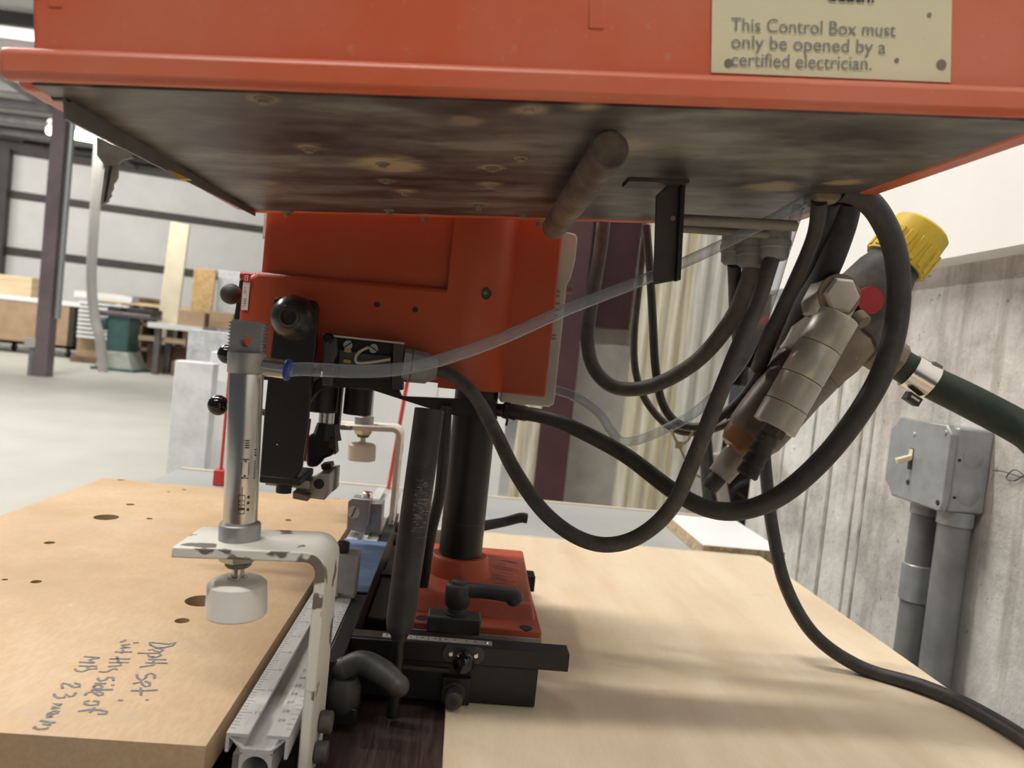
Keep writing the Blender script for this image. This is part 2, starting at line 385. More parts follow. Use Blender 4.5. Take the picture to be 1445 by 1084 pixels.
# ------------------------------------------------------------------ MDF board with bored holes (real bores) and marker writing
MZ = .92
holes = [(150, 730, .0112), (70, 766, .0042), (51, 821, .0036), (7, 818, .002), (263, 784, .0048), (285, 848, .0115), (257, 876, .0047), (171, 677, .0042), (184, 712, .0042), (211, 732, .003), (260, 691, .0025), (238, 694, .002), (475, 703, .0035), (407, 734, .0035)]
def board(x0, x1, y0, y1, zt, zb, hl):
    g = G(); b = g.b; outer = [(x0, y0), (x1, y0), (x1, y1), (x0, y1)]
    def loop(pts, z):
        vs = [b.verts.new((x, y, z)) for x, y in pts]; es = [b.edges.new((vs[k], vs[(k + 1) % len(vs)])) for k in range(len(vs))]; return vs, es
    tv, te = loop(outer, zt); allE = list(te); bores = []
    for cx, cy, r in hl:
        n = 20; pts = [(cx + r * math.cos(2 * math.pi * k / n), cy + r * math.sin(2 * math.pi * k / n)) for k in range(n)]
        hv, he = loop(pts, zt); allE += he; bores.append((hv, pts))
    bmesh.ops.triangle_fill(b, use_beauty=True, use_dissolve=False, edges=allE)
    bv, be = loop(outer, zb); allB = list(be)
    for k in range(4): g.face([tv[k], tv[(k + 1) % 4], bv[(k + 1) % 4], bv[k]])
    for hv, pts in bores:
        dv, de = loop(pts, zb); allB += de; n = len(pts)
        for k in range(n): g.face([hv[k], hv[(k + 1) % n], dv[(k + 1) % n], dv[k]])
    bmesh.ops.triangle_fill(b, use_beauty=True, use_dissolve=False, edges=allB)
    return g
hl = []
for px, py, r in holes:
    p = PZ(px, py, MZ); hl.append((p.x, p.y, r))
mdf = board(-.411, -.102, .349, .905, MZ, .902, hl).obj('mdf_board', 'mdf', None, 0, origin=(-.26, .6, .902))
tag(mdf, 'tan fibreboard with bored holes and handwriting beside the aluminium rail', 'board')
for x, lb_ in ((-.34, 'dark wooden batten under the fibreboard on the side away from the rail'), (-.14, 'dark wooden batten under the fibreboard next to the fence rail')):
    tag(G().bx(x - .02, x + .02, .36, .89, .874, .902).obj('batten', 'brown', None, .001), lb_, 'batten', 'battens under the fibreboard')
STK = [
 [(1140,112),(1220,120),(1300,128),(1365,112),(1335,142),(1260,160),(1180,158),(1130,135),(1125,110)],
 [(1180,165),(1225,170),(1250,183),(1220,200),(1175,192),(1150,175),(1110,185)], [(1010,210),(1110,212),(1215,212),(1228,232),(1190,248),(1120,244),(1108,226)],
 [(1110,270),(1280,272)], [(1150,242),(1160,292)], [(1080,300),(1290,305)], [(1160,302),(1158,322),(1060,336),(1030,342)],
 [(1168,446),(1170,415),(1135,398),(1100,410),(1085,440),(1050,465),(1010,440),(1005,408)], [(1080,470),(1125,488),(1120,515),(1085,522),(1055,500),(1045,478),(965,496)],
 [(950,560),(1080,560),(1200,553)], [(1040,530),(1045,604)], [(1085,645),(1117,645)],
 [(850,112),(880,100),(905,88)], [(970,116),(1025,114)], [(945,128),(860,138),(880,150),(945,158),(850,166)], [(800,200),(962,200)], [(880,178),(860,214)],
 [(750,265),(945,265)], [(820,240),(832,288)], [(745,298),(930,298)], [(850,298),(862,326),(735,336)], [(818,368),(808,352),(770,362),(735,382),(690,388),(655,380)],
 [(788,468),(785,440),(740,434),(715,458),(670,470),(640,452),(650,438)], [(610,492),(720,494)], [(766,508),(796,508)], [(600,520),(650,502),(685,520),(670,540),(620,542),(600,520)], [(580,552),(785,549)],
 [(630,562),(685,578),(688,598),(650,604),(620,585),(590,568),(540,580),(525,602)], [(600,655),(650,660),(640,690),(570,694),(520,682),(520,664),(570,652)],
 [(458,752),(560,736),(660,738),(730,756),(720,776),(640,776)], [(612,716),(568,764)], [(832,646),(876,652)],
 [(515,242),(660,254)], [(660,254),(560,274),(612,302)], [(470,294),(610,302)], [(465,330),(630,332),(630,356),(570,360),(545,334)], [(545,338),(550,366),(500,382),(445,376),(430,356)],
 [(425,488),(472,500),(474,524),(420,528),(370,500),(320,490),(308,506),(318,540)], [(440,576),(420,606),(380,616),(345,592),(335,622),(280,628),(240,606),(240,588)],
 [(312,686),(230,680),(292,700),(222,706),(288,722),(208,726)], [(288,756),(240,746),(182,770),(230,776),(280,764)], [(160,808),(232,800)], [(215,800),(165,782)], [(108,838),(250,856)], [(182,846),(205,880),(130,868)], [(182,896),(170,912),(90,918),(48,902),(70,890)]]
g = G()
for st in STK: g.ribbon([PZ(40 + a / 6.568, 890 + b / 6.568, MZ) for a, b in st], .0015, Z)
g.obj('handwriting', 'marker', mdf)['label'] = 'handwritten marker lettering'
# ================================================================== FENCE RAIL
rail = thing('fence_rail', (-.08, .7, .874), 'slotted aluminium fence rail with inch and centimetre rulers beside the fibreboard', 'rail')
RX0, RX1, RY0, RY1, RZ = -.0966, -.0662, .362, 1.0, .92
def railprof():
    c = (RX0 + RX1) / 2; h = (RX1 - RX0) / 2
    return c, h
c0, hh = railprof()
def ext(pts, y0=RY0, y1=RY1): return G().prism([(c0 + a, y0, RZ + b) for a, b in pts], (0, y1 - y0, 0))
# top flanges with lips, V webs and the hollow core of the extrusion
ext([(-hh, 0), (-.0045, 0), (-.0045, -.0016), (-.0135, -.0016), (-.0065, -.0078), (-.0080, -.0078), (-hh + .0016, -.0020), (-hh + .0016, -.0095), (-hh, -.0095)]).obj('flange', 'alu', rail)
ext([(hh, 0), (.0045, 0), (.0045, -.0016), (.0135, -.0016), (.0065, -.0078), (.0080, -.0078), (hh - .0016, -.0020), (hh - .0016, -.0115), (hh, -.0115)]).obj('flange', 'alu', rail)
ext([(-.0080, -.0076), (.0080, -.0076), (.0080, -.0092), (-.0080, -.0092)]).obj('slot_floor', 'alu', rail)
core = G(); n = 24
ring_o = [(-.0080, -.0092), (.0080, -.0092), (.0080, -.030), (-.0080, -.030)]
outer = []; inner = []
for k in range(n):
    a = 2 * math.pi * k / n + math.pi / n; cx_, cz_ = math.cos(a), math.sin(a); mx_ = max(abs(cx_), abs(cz_))
    outer.append((c0 + .0080 * cx_ / mx_, RZ - .0181 + .0089 * cz_ / mx_)); inner.append((c0 + .0066 * cx_, RZ - .0175 + .0066 * cz_))
vo0 = [core.b.verts.new((a, RY0, b)) for a, b in outer]; vi0 = [core.b.verts.new((a, RY0, b)) for a, b in inner]
vo1 = [core.b.verts.new((a, RY1, b)) for a, b in outer]; vi1 = [core.b.verts.new((a, RY1, b)) for a, b in inner]
for k in range(n):
    j = (k + 1) % n
    core.face([vo0[k], vo0[j], vi0[j], vi0[k]]); core.face([vo1[k], vi1[k], vi1[j], vo1[j]]); core.face([vo0[k], vo1[k], vo1[j], vo0[j]]); core.face([vi0[k], vi0[j], vi1[j], vi1[k]])
core.obj('core', 'alu', rail)
G().bx(RX0 - .001, RX0 + .006, RY0 + .02, RY1, .884, .898).obj('foot_rail', 'alu', rail); G().bx(c0 - .012, c0 + .014, RY0 + .03, RY1 - .01, .874, .893).obj('foot', 'dark_steel', rail)
# black backing bar along the rail
G().bx(RX1 + .0008, -.0555, .452, .86, .886, RZ - .0005).obj('backing_bar', 'black', rail, .0006)
marks = G(); yin = {}
y11 = PZ(352, 1006, RZ).y
for k in range(0, 17 * 8):
    y = y11 + .0254 * 11 - .0254 * k / 8
    if RY0 + .003 < y < .56: 
        L = .0065 if k % 8 == 0 else (.004 if k % 4 == 0 else .0026)
        marks.bx(RX0 + .0004, RX0 + .0004 + L, y - .00014, y + .00014, RZ, RZ + .00012)
for k in range(10, 31 * 2):
    y = RY0 + .012 + (60 - k) * .005
    if RY0 + .002 < y < .56: marks.bx(RX1 - (.0042 if k % 2 == 0 else .0026), RX1 - .0004, y - .00013, y + .00013, RZ, RZ + .00012)
marks.obj('ruler_marks', 'ink_g', rail)
for k in (5, 6, 7, 8, 9, 10, 11):
    text_mesh('ruler_number', str(k), (RX0 + .0075, y11 + .0254 * (11 - k) - .0015, RZ), X, Yv, .0042, 'ink_g', rail)
for k in range(14, 30):
    text_mesh('ruler_number', str(k), (c0 + .0058, RY0 + .0135 + (29 - k) * .0098, RZ), X, Yv, .0040, 'ink_g', rail)
tp = G().bx(RX0 - .0006, -.0558, .578, .727, RZ + .0002, RZ + .0011)
tag(tp.obj('blue_tape', 'blue_tape', None, 0), 'strip of blue masking tape stuck across the aluminium rail', 'tape')
# ------------------------------------------------------------------ stops on the rail
s1 = thing('rail_stop', (-.076, .566, RZ), 'plain silver square stop block with black socket screw on the rail', 'rail stop')
G().prism([(-.0925, .560, RZ + .0012), (-.076, .560, RZ + .0012), (-.076, .560, RZ + .0045), (-.0665, .560, RZ + .0045), (-.0665, .560, RZ + .0012), (-.0635, .560, RZ + .0012), (-.0635, .560, RZ + .0345), (-.0925, .560, RZ + .0345)], (0, .017, 0)).obj('block', 'alu_dull', s1, .0006)
G().rod((-.0765, .567, RZ + .0345), (-.0765, .567, RZ + .0425), .0048, .0008).obj('socket_screw', 'black', s1)
G().cyl((-.0765, .567, RZ + .0424), (-.0765, .567, RZ + .0428), .0024, n=6).obj('hex_socket', 'ink', s1)
s2 = thing('rail_stop', (-.08, .75, RZ), 'grey cast stop with slotted screw and zinc bolt beyond the blue tape', 'rail stop')
G().prism([PY(*p, .742) for p in ((491, 708), (497, 703), (523, 706), (519, 742), (512, 752), (489, 748))], (0, .02, 0)).obj('jaw', 'alu_dull', s2, .0008)
G().prism([PY(*p, .750) for p in ((519, 710), (540, 711), (537, 756), (531, 756), (531, 752), (523, 751), (522, 756), (514, 755), (516, 745))], (0, .022, 0)).obj('body', 'alu_dull', s2, .0008)
p = PY(499, 723, .7405); G().cyl(p, p + V((0, .003, 0)), .0060).obj('slotted_screw', 'alu', s2)
G().box(p + V((0, -.0001, 0)), (.0012, .0006, .010), Matrix.Rotation(.35, 3, 'Y')).obj('screw_slot', 'ink', s2)
p = PY(518, 706, .755); G().rod(p, p + Z * .0085, .0052, .0008).obj('hex_bolt', 'chrome', s2); G().cyl(p + Z * .0084, p + Z * .0088, .0028, n=6).obj('hex_socket', 'ink', s2)
# ================================================================== CLAMP CYLINDERS
def clamp(Yc, ax, ztop, zplate, label, tilt, near=True):
    """pneumatic hold-down: bent flat bracket, piston cylinder, nuts, rod, nylon foot"""
    t = thing('hold_down_clamp', (ax, Yc, RZ), label, 'clamp')
    th_ = .0055; zr = zplate; x1 = -.0575; wdt = .042
    leg_x = x1
    prof = [(ax - .027, zr - .0045)]; R = .011
    # outline of bracket in XZ (outer then inner)
    out = [(ax - .027, zr), (x1 - R, zr + .0032)]
    for k in range(1, 7):
        a = math.pi / 2 * k / 6; out.append((x1 - R + R * math.sin(a), zr + .0032 - R + R * math.cos(a)))
    out += [(x1 + .0005, .885)]
    inn = [(x1 - th_ + .0005, .885)]
    for k in range(0, 7):
        a = math.pi / 2 * (1 - k / 6); r2 = R - th_; inn.append((x1 - R + r2 * math.sin(a), zr + .0032 - R + r2 * math.cos(a)))
    inn += [(ax - .027, zr - th_)]
    br = G().prism([(a, Yc - .020, b) for a, b in out + inn], (0, wdt, 0)).obj('bracket', 'white_paint', t, .0008)
    up = V((tilt, 0, 1)).normalized(); base = V((ax, Yc, zr + .0005))
    H = ztop - zr; A = lambda z: base + up * z
    rr = .0086
    G().rod(A(0), A(.0095), .0105, .0006).obj('front_nut', 'alu_dull', t)
    G().lathe(A(.0095), A(H * .765), [(0, rr - .0004), (.02, rr), (.985, rr), (1, rr - .0004)], 40).obj('cylinder_body', 'steel', t)
    hd = G().lathe(A(H * .765), A(H * .86), [(0, .0086), (.02, .0094), (.06, .0097), (.97, .0097), (1, .0085)], 6 if False else 32).obj('end_cap', 'alu_dull', t)
    g = G(); zz0, zz1 = H * .855, H
    # threaded clevis with cross bore: flattened threaded stem
    cpt = A((zz0 + zz1) / 2); L = zz1 - zz0; n = 20; ringp = []
    bore = A(zz0 + L * .36); rb = .0029
    for sgn in (-1, 1):
        y = sgn * .0042
        outl = [V((bore.x + dx, Yc + y, bore.z + dz)) for dx, dz in ()]
    ob = [( -.0076, -L * .36), (.0076, -L * .36), (.0076, L * .60), (.0064, L * .64), (-.0064, L * .64), (-.0076, L * .60)]
    fr = [g.b.verts.new(bore + V((a, -.0048, b))) for a, b in ob]; fe = [g.b.edges.new((fr[k], fr[(k + 1) % 6])) for k in range(6)]
    hr = [g.b.verts.new(bore + V((rb * math.cos(2 * math.pi * k / n), -.0048, rb * math.sin(2 * math.pi * k / n)))) for k in range(n)]; he = [g.b.edges.new((hr[k], hr[(k + 1) % n])) for k in range(n)]
    bmesh.ops.triangle_fill(g.b, use_beauty=True, edges=fe + he)
    fr2 = [g.b.verts.new(bore + V((a, .0048, b))) for a, b in ob]; fe2 = [g.b.edges.new((fr2[k], fr2[(k + 1) % 6])) for k in range(6)]
    hr2 = [g.b.verts.new(bore + V((rb * math.cos(2 * math.pi * k / n), .0048, rb * math.sin(2 * math.pi * k / n)))) for k in range(n)]; he2 = [g.b.edges.new((hr2[k], hr2[(k + 1) % n])) for k in range(n)]
    bmesh.ops.triangle_fill(g.b, use_beauty=True, edges=fe2 + he2)
    for k in range(n): g.face([hr[k], hr[(k + 1) % n], hr2[(k + 1) % n], hr2[k]])
    for k in range(6): g.face([fr[k], fr[(k + 1) % 6], fr2[(k + 1) % 6], fr2[k]])
    ev = g.obj('rear_eye', 'alu_dull', t)
    if near:
        for sg in (-1, 1):
            for k in range(9):
                zc = -L * .30 + L * .9 * k / 8.6
                G().prism([bore + V((sg * .0074, -.0038, zc - .0011)), bore + V((sg * .0096, -.0034, zc)), bore + V((sg * .0074, -.0038, zc + .0011))], (0, .0076, 0)).obj('thread_ridge', 'alu_dull', ev)
    # underside: zinc nuts, piston rod, nylon foot
    D = lambda z: base - up * z
    G().cyl(D(th_), D(th_ + .0050), .0112, .0095, 6).obj('zinc_nut', 'zinc', t)
    G().rod(D(th_ + .005), D(th_ + .0085), .0068, .0012).obj('rod_seal', 'rod_grey', t)
    G().cyl(D(th_ + .0085), D(th_ + .0165), .0031).obj('piston_rod', 'steel', t)
    G().cyl(D(th_ + .0135), D(th_ + .0168), .0050, n=6).obj('lock_nut', 'chrome', t)
    f0, f1 = D(th_ + .0150), D(th_ + .0340)
    G().lathe(f0, f1, [(0, .0120), (.03, .0132), (.12, .0150), (.95, .0156), (1, .0149)], 48).obj('nylon_foot', 'nylon', t)
    for zz in (.9115, .8985):
        G().rod((x1 + .0005, Yc + (.003 if zz > .905 else -.004), zz), (x1 + .0075, Yc + (.003 if zz > .905 else -.004), zz), .0058, .0008).obj('bracket_bolt', 'black_dirty', t)
    return t, A, H
cl1, A1, H1 = clamp(.392, -.1068, 1.1215, 1.0065, 'hold-down clamp with chipped white bracket and the clear tube plugged in', -.045)
# push-in air fitting and printing on the near clamp
pf = PY(374, 517, .392)
G().cyl(V((-.1025, .392, pf.z)), V((-.0912, .392, pf.z - .0006)), .0049).obj('air_fitting', 'chrome', cl1)
G().rod(V((-.0914, .392, pf.z - .0006)), V((-.0886, .392, pf.z - .0008)), .0056, .0006).obj('blue_ring', 'blue', cl1)
pr = G()
def cp(a, z):                      # point on the skin of the cylinder body
    c = A1(z); return c + V((math.sin(a), -math.cos(a), 0)) * .00865
def cbar(a0, a1, z0, z1):
    P = [cp(a0 + (a1 - a0) * k / 4, z0) for k in range(5)] + [cp(a0 + (a1 - a0) * k / 4, z1) for k in range(4, -1, -1)]
    vsb = [pr.b.verts.new(q) for q in P]
    for k in range(4): pr.face([vsb[k], vsb[k + 1], vsb[8 - k], vsb[9 - k]])
for k in range(4): cbar(.36, .62, .0500 + k * .0012, .0505 + k * .0012 + .0002)          # small code
for k in range(3): cbar(.98, 1.12, .0460 + k * .0014, .0468 + k * .0014)
for k in range(9): cbar(.98, 1.12, .0340 + k * .0011, .0346 + k * .0011)
# capsule emblem
for a0, a1, z0, z1 in ((.20, .245, .0360, .0428), (.615, .66, .0360, .0428), (.22, .34, .0345, .0352), (.22, .64, .0343, .0349), (.22, .64, .0440, .0446), (.36, .50, .0352, .0362), (.36, .50, .0428, .0438)): cbar(a0, a1, z0, z1)
# piston symbol
for a0, a1, z0, z1 in ((.12, .50, .0255, .0259), (.12, .50, .0160, .0164), (.12, .155, .0160, .0257), (.47, .505, .0160, .0257), (.285, .31, .0185, .0300), (.335, .36, .0185, .0300), (.14, .48, .0180, .0192), (.16, .26, .0225, .0230), (.37, .46, .0225, .0230), (.16, .26, .0205, .0210), (.37, .46, .0205, .0210)): cbar(a0, a1, z0, z1)
for z0 in (.0240, .0210, .0175): cbar(.62, .78, z0, z0 + .0014)
pr.obj('printing', 'ink', cl1)
cl2, A2, H2 = clamp(.825, -.1015, 1.128, 1.0225, 'hold-down clamp with clean cream bracket standing at the far rail end', -.02, False)
# ================================================================== BORING MACHINE
mach = thing('boring_machine', (.018, .655, .88), 'orange hinge boring machine head on a black column above the bench', 'machine')
YH = .622            # near face of the head
# base casting
def zp(px, py, z): return PZ(px, py, z)
bs = G().prism([(-.028, .566, .884), (.083, .566, .884), (.083, .742, .884), (-.028, .742, .884)], (0, 0, .021)).obj('base_flange', 'orange_base', mach, .0012)
G().bx(-.0275, .0835, .5655, .572, .880, .8995).obj('base_edge', 'alu_dull', mach, .0005)
# raised, tapering deck with engraved scale
dk = G()
lo = [(-.024, .588, .904), (.080, .585, .904), (.080, .738, .904), (-.024, .738, .904)]; hi = [(-.022, .596, .9195), (.0775, .596, .9165), (.0800, .735, .9225), (-.022, .735, .9225)]
a = [dk.b.verts.new(p) for p in lo]; b_ = [dk.b.verts.new(p) for p in hi]; dk.face(a[::-1]); dk.face(b_)
for k in range(4): dk.face([a[k], a[(k + 1) % 4], b_[(k + 1) % 4], b_[k]])
deck = dk.obj('base_deck', 'orange_base', mach, .0025, seg=3)
en = G()
for (x0, y0, x1, y1) in ((694, 790, 730, 796), (703, 797, 713, 798), (695, 799, 732, 806), (696, 803, 722, 807), (705, 810, 723, 813), (695, 812, 723, 817), (695, 818, 714, 821), (696, 824, 713, 826)):
    en.ribbon([zp(x0, y0, .9205), zp(x1, y1, .9205)], .0015, Z, .0010)
for (x0, y0, x1, y1) in ((724, 821, 726, 823), (724, 828, 727, 830), (732, 832, 736, 833)): en.ribbon([zp(x0, y0, .9205), zp(x1, y1, .9205)], .0012, Z, .0006)
en.obj('engraved_scale', 'engrave', deck)
for px, py in ((596, 872), (742, 886)):
    p = PZ(px, py, .9052); G().cyl(p - Z * .004, p + Z * .0002, .0052).obj('bolt_hole', 'ink', bs)
cc = V((.0152, .655, 0))
G().lathe((cc.x, cc.y, .904), (cc.x, cc.y, .936), [(0, .034), (.35, .031), (.7, .0265), (.93, .0255), (1, .0235)], 40).obj('column_socket', 'orange', mach)
G().lathe((cc.x, cc.y, .918), (cc.x, cc.y, 1.10), [(0, .0192), (1, .0192)], 40).obj('column', 'black', mach)
G().lathe((cc.x, cc.y, .9655), (cc.x, cc.y, .9665), [(0, .0193), (.5, .0195), (1, .0193)], 40, False).obj('wear_ring', 'dark_steel', mach)
# front cross bar, bearing block, scale strip
G().bx(-.0552, .0925, .4895, .5055, .9075, .9200).obj('cross_bar', 'black', mach, .0006)
G().bx(-.0550, .0725, .4915, .535, .8805, .9070).obj('bearing_block', 'black', mach, .0006)
G().bx(-.0550, .012, .4900, .4915, .901, .9035).obj('guide_lip', 'dark_steel', mach)
st = G().bx(-.0350, .0395, .4935, .5000, .9200, .9206).obj('scale_strip', 'off_white', mach)
G().bx(-.0553, -.0350, .4925, .5020, .9195, .9204).obj('end_strip', 'dark_steel', mach)
for x in (-.0315, .0355): G().lathe((x, .4965, .9206), (x, .4965, .9216), [(0, .0018), (1, .0012)], 12).obj('strip_screw', 'chrome', st)
mk = G()
for x in (-.012, -.004, .0035, .0042): mk.bx(x - .00018, x + .00018, .4937, .4998, .9206, .92075)
for x in (-.022, -.016, -.008, .001, .008, .014, .022, .028): mk.bx(x - .0009, x + .0006, .4965, .4975, .9206, .92075)
mk.obj('scale_marks', 'ink', st)
G().bx(.062, .0885, .682, .702, .898, .9125).obj('rear_cross_bar', 'black', mach, .0006)
G().bx(-.056, .062, .686, .700, .898, .9020).obj('rear_tie', 'black', mach)
G().bx(-.0548, -.028, .58, .74, .8805, .900).obj('carriage', 'black', mach, .001)
# oval plate with ball knob, cap screw plate
pk = PY(654, 923, .4893)
ov = G(); n = 20; op = []
for k in range(n):
    a = 2 * math.pi * k / n; op.append(V((pk.x + (.0085 if math.cos(a) > 0 else -.0085) + .0058 * math.cos(a), .4878, pk.z + .0058 * math.sin(a))))
ovo = ov.prism(op, (0, .0018, 0)).obj('oval_plate', 'plastic', mach, .0004)
for sx in (-1, 1): G().lathe((pk.x + sx * .0085, .4880, pk.z), (pk.x + sx * .0085, .4868, pk.z), [(0, .0021), (1, .0013)], 14).obj('plate_screw', 'chrome', ovo)
kp = PY(654, 936, .475); G().sphere(kp, .0071).obj('ball_knob', 'gloss', mach)
G().cyl(kp + V((0, .004, 0)), V((kp.x, .489, kp.z)), .0030).obj('knob_stem', 'black', mach)
cs = PY(640, 976, .490); G().bx(cs.x - .0085, cs.x + .011, .4870, .4915, .8806, cs.z + .0105).obj('stop_plate', 'black', mach, .0006)
G().cyl(V((cs.x, .4872, cs.z)), V((cs.x, .4860, cs.z)), .0080).obj('washer', 'dark_steel', mach)
sk = G().rod(V((cs.x, .4866, cs.z)), V((cs.x, .4760, cs.z - .0005)), .0060, .0009).obj('cap_screw', 'plastic', mach); G().cyl(V((cs.x, .4761, cs.z - .0005)), V((cs.x, .4757, cs.z - .0005)), .0030, n=6).obj('hex_socket', 'ink', sk)
# clamp lever on base
pl = PZ(653, 885, .9205); lv = thing  # noqa
G().bx(-.0068, .0335, .5460, .5645, .9050, .9180).obj('lever_block', 'plastic', mach, .0016)
b0 = V((.0145, .555, .918))
G().lathe(b0, b0 + Z * .0055, [(0, .0092), (.25, .0092), (.3, .0075), (1, .0072)], 28).obj('lever_washer', 'plastic', mach)
lh = G().lathe(b0 + Z * .0055, b0 + Z * .0235, [(0, .0080), (.1, .0096), (.8, .0102), (.95, .0096), (1, .0080)], 28)
e0 = PY(724, 842, .548); m0 = b0 + Z * .0185
lh.tube([m0, m0.lerp(e0, .5) + Z * .0012, e0 + Z * .0008, e0 + V((.0022, 0, -.0006))], [.0058, .0054, .0058, .0056], 16)
lh.sphere(e0 + V((.0005, 0, -.0016)), .0060)
lho = lh.obj('clamp_lever', 'plastic', mach, ang=60)
G().lathe(b0 + Z * .0234, b0 + Z * .0262, [(0, .0060), (.7, .0056), (1, .0042)], 24).obj('lever_cap', 'plastic', mach)
# long hanging pull lever with rubber grip
l0, l1, l2, l3 = PY(606, 578, .500), PY(566, 868, .478), PY(563, 905, .476), PY(554, 1012, .470)
t = NT('scuffed_black_grip')
sp_ = t.n('ShaderNodeSeparateXYZ'); t.l(t.P(), sp_.inputs[0])
zl = l0.lerp(l1, .46).z
zm = t.n('ShaderNodeMath', operation='SUBTRACT', i1=zl); t.l(sp_.outputs[2], zm.inputs[0])
za = t.n('ShaderNodeMath', operation='ABSOLUTE'); t.l(zm.outputs[0], za.inputs[0])
ms = t.n('ShaderNodeMath', operation='SUBTRACT', i1=.019); t.l(za.outputs[0], ms.inputs[0])
xs = t.n('ShaderNodeMath', operation='GREATER_THAN', i1=l0.lerp(l1, .46).x - .0015); t.l(sp_.outputs[0], xs.inputs[0])
sh = t.n('ShaderNodeMath', operation='MULTIPLY_ADD', i1=-6.0); t.l(ms.outputs[0], sh.inputs[0]); t.l(t.noise(260, 3, .7, (1, 1, 5)), sh.inputs[2])
f = t.ramp(sh.outputs[0], [(.60, 0.), (.68, .85)])
f2 = t.n('ShaderNodeMath', operation='MULTIPLY'); t.l(f, f2.inputs[0]); t.l(xs.outputs[0], f2.inputs[1])
c = t.mix(t.ramp(t.noise(45, 5, .6), [(.42, 0.), (.75, .35)]), (.020, .020, .020), (.11, .105, .10))
c = t.mix(f2.outputs[0], c, (.21, .20, .175)); t.l(c, t.b.inputs['Base Color']); t.b.inputs['Roughness'].default_value = .55; M['grip'] = t.m
gl = G().tube([l0, l0.lerp(l1, .5), l1, l1.lerp(l2, .55), l2], [.0100, .0098, .0094, .0072, .0044], 24, 6).obj('lever_grip', 'grip', mach, ang=50)
G().tube([l2 + (l1 - l2) * .3, l2, l3], [.0042, .0042, .0040], 16, 4).obj('lever_rod', 'black', mach)
p = PY(576, 717, .489); G().cyl(p, p + V((0, -.0012, 0)), .0012, n=12).obj('grip_pin', 'ink', gl)
G().tube([PY(672, 744, .69), PY(710, 737, .70), PY(734, 731, .70), PY(744, 732, .70)], [.0050, .0046, .0050, .0048], 14).obj('rear_lever', 'plastic', mach, ang=60)
G().tube([PY(630, 572, .600), PY(626, 640, .602), PY(620, 700, .604), PY(606, 760, .606), PY(596, 830, .608)], .0048, 12).obj('return_rod', 'black', mach, ang=60)
# L shaped locking handle
hp0, hp1, hp2, hp3 = PY(484, 944, .455), PY(510, 935, .455), PY(538, 948, .450), PY(562, 968, .445)
lk = G().tube([hp0, hp1, hp2, hp3], [.0066, .0072, .0078, .0066], 20, 6); lk.sphere(hp0, .0070); lk.sphere(hp3, .0069)
lk.obj('locking_handle', 'plastic', mach, ang=60)
q0 = PY(487, 955, .456); q1 = PY(482, 1000, .456)
G().lathe(q1 - Z * .002, q0, [(0, .0060), (.3, .0105), (.75, .0105), (1, .0075)], 20).obj('handle_boss', 'plastic', mach)
G().bx(q1.x - .010, q1.x + .010, .450, .492, .8806, q1.z + .003).obj('handle_block', 'black', mach, .001)
# ---- head housing
hx0, hx1 = -.184, .0405
G().prism([(x, YH - .0079, z) for x, z in [(hx0, 1.088), (.000, 1.088), (.000, 1.1675), (-.019, 1.1665), (hx0 + .012, 1.1635), (hx0, 1.155)]], (0, .13, 0)).obj('lower_housing', 'orange', mach, .004, seg=3)
G().prism([(x, YH, z) for x, z in [(-.1725, 1.150), (.01, 1.150), (.01, 1.258), (-.1725, 1.258)]], (0, .12, 0)).obj('upper_housing', 'orange', mach, .006, seg=3)
fpn = [(-.0185, .74), (-.0185, YH - .008), (-.006, YH - .008)] + [(-.006 + .047 * math.sin(math.pi / 2 * k / 12), YH - .008 + .047 - .047 * math.cos(math.pi / 2 * k / 12)) for k in range(1, 13)] + [(.041, .74)]
G().prism([(x, y, 1.0845) for x, y in fpn], (0, 0, .182)).obj('column_boss', 'orange', mach, 0)
G().prism([(x, .640, z) for x, z in [(.030, 1.084), (.0745, 1.084), (.0745, 1.262), (.030, 1.262)]], (0, .09, 0)).obj('side_panel', 'orange', mach, .002)
cvr = G().prism([(x, .644, z) for x, z in [(.036, 1.0755), (.0790, 1.0755), (.0835, 1.0785), (.0835, 1.183), (.0865, 1.190), (.0885, 1.205), (.0885, 1.224), (.0865, 1.228), (.070, 1.230), (.036, 1.12)]], (0, .075, 0)).obj('rear_cover', 'off_white', mach, .0015)
pg = G()
for (px, py, wpx) in ((787, 411, 8), (786, 418, 7), (786, 428, 8), (785, 437, 8), (784, 445, 6), (781, 473, 9), (781, 478, 7)):
    p = PY(px, py, .6438); pg.bx(p.x - wpx * .0003, p.x + wpx * .0003, .6434, .6442, p.z - .0009, p.z + .0009)
pg.obj('cover_print', 'ink_g', cvr)
p = PY(803, 408, .66); G().rod(V((.084, .66, p.z)), V((.0905, .66, p.z)), .0042, .0008).obj('cover_screw', 'cast_dirty', mach)
G().bx(.047, .060, .66, .68, 1.066, 1.0765).obj('cover_foot', 'off_white', mach)
for px, py in ((532, 430), (586, 437)):
    p = PY(px, py, YH - .0082); G().cyl(p + V((0, -.0003, 0)), p + V((0, .002, 0)), .0024, n=16).obj('tapped_hole', 'ink', mach)
p = PY(685, 414, .618); gs = G().lathe(p + V((0, .006, 0)), p + V((0, -.0012, 0)), [(0, .0052), (.8, .0052), (1, .0042)], 24).obj('grub_screw', 'dark_steel', mach); G().cyl(p + V((0, -.0011, 0)), p + V((0, -.0015, 0)), .0018, n=6).obj('hex_socket', 'rod_grey', gs)
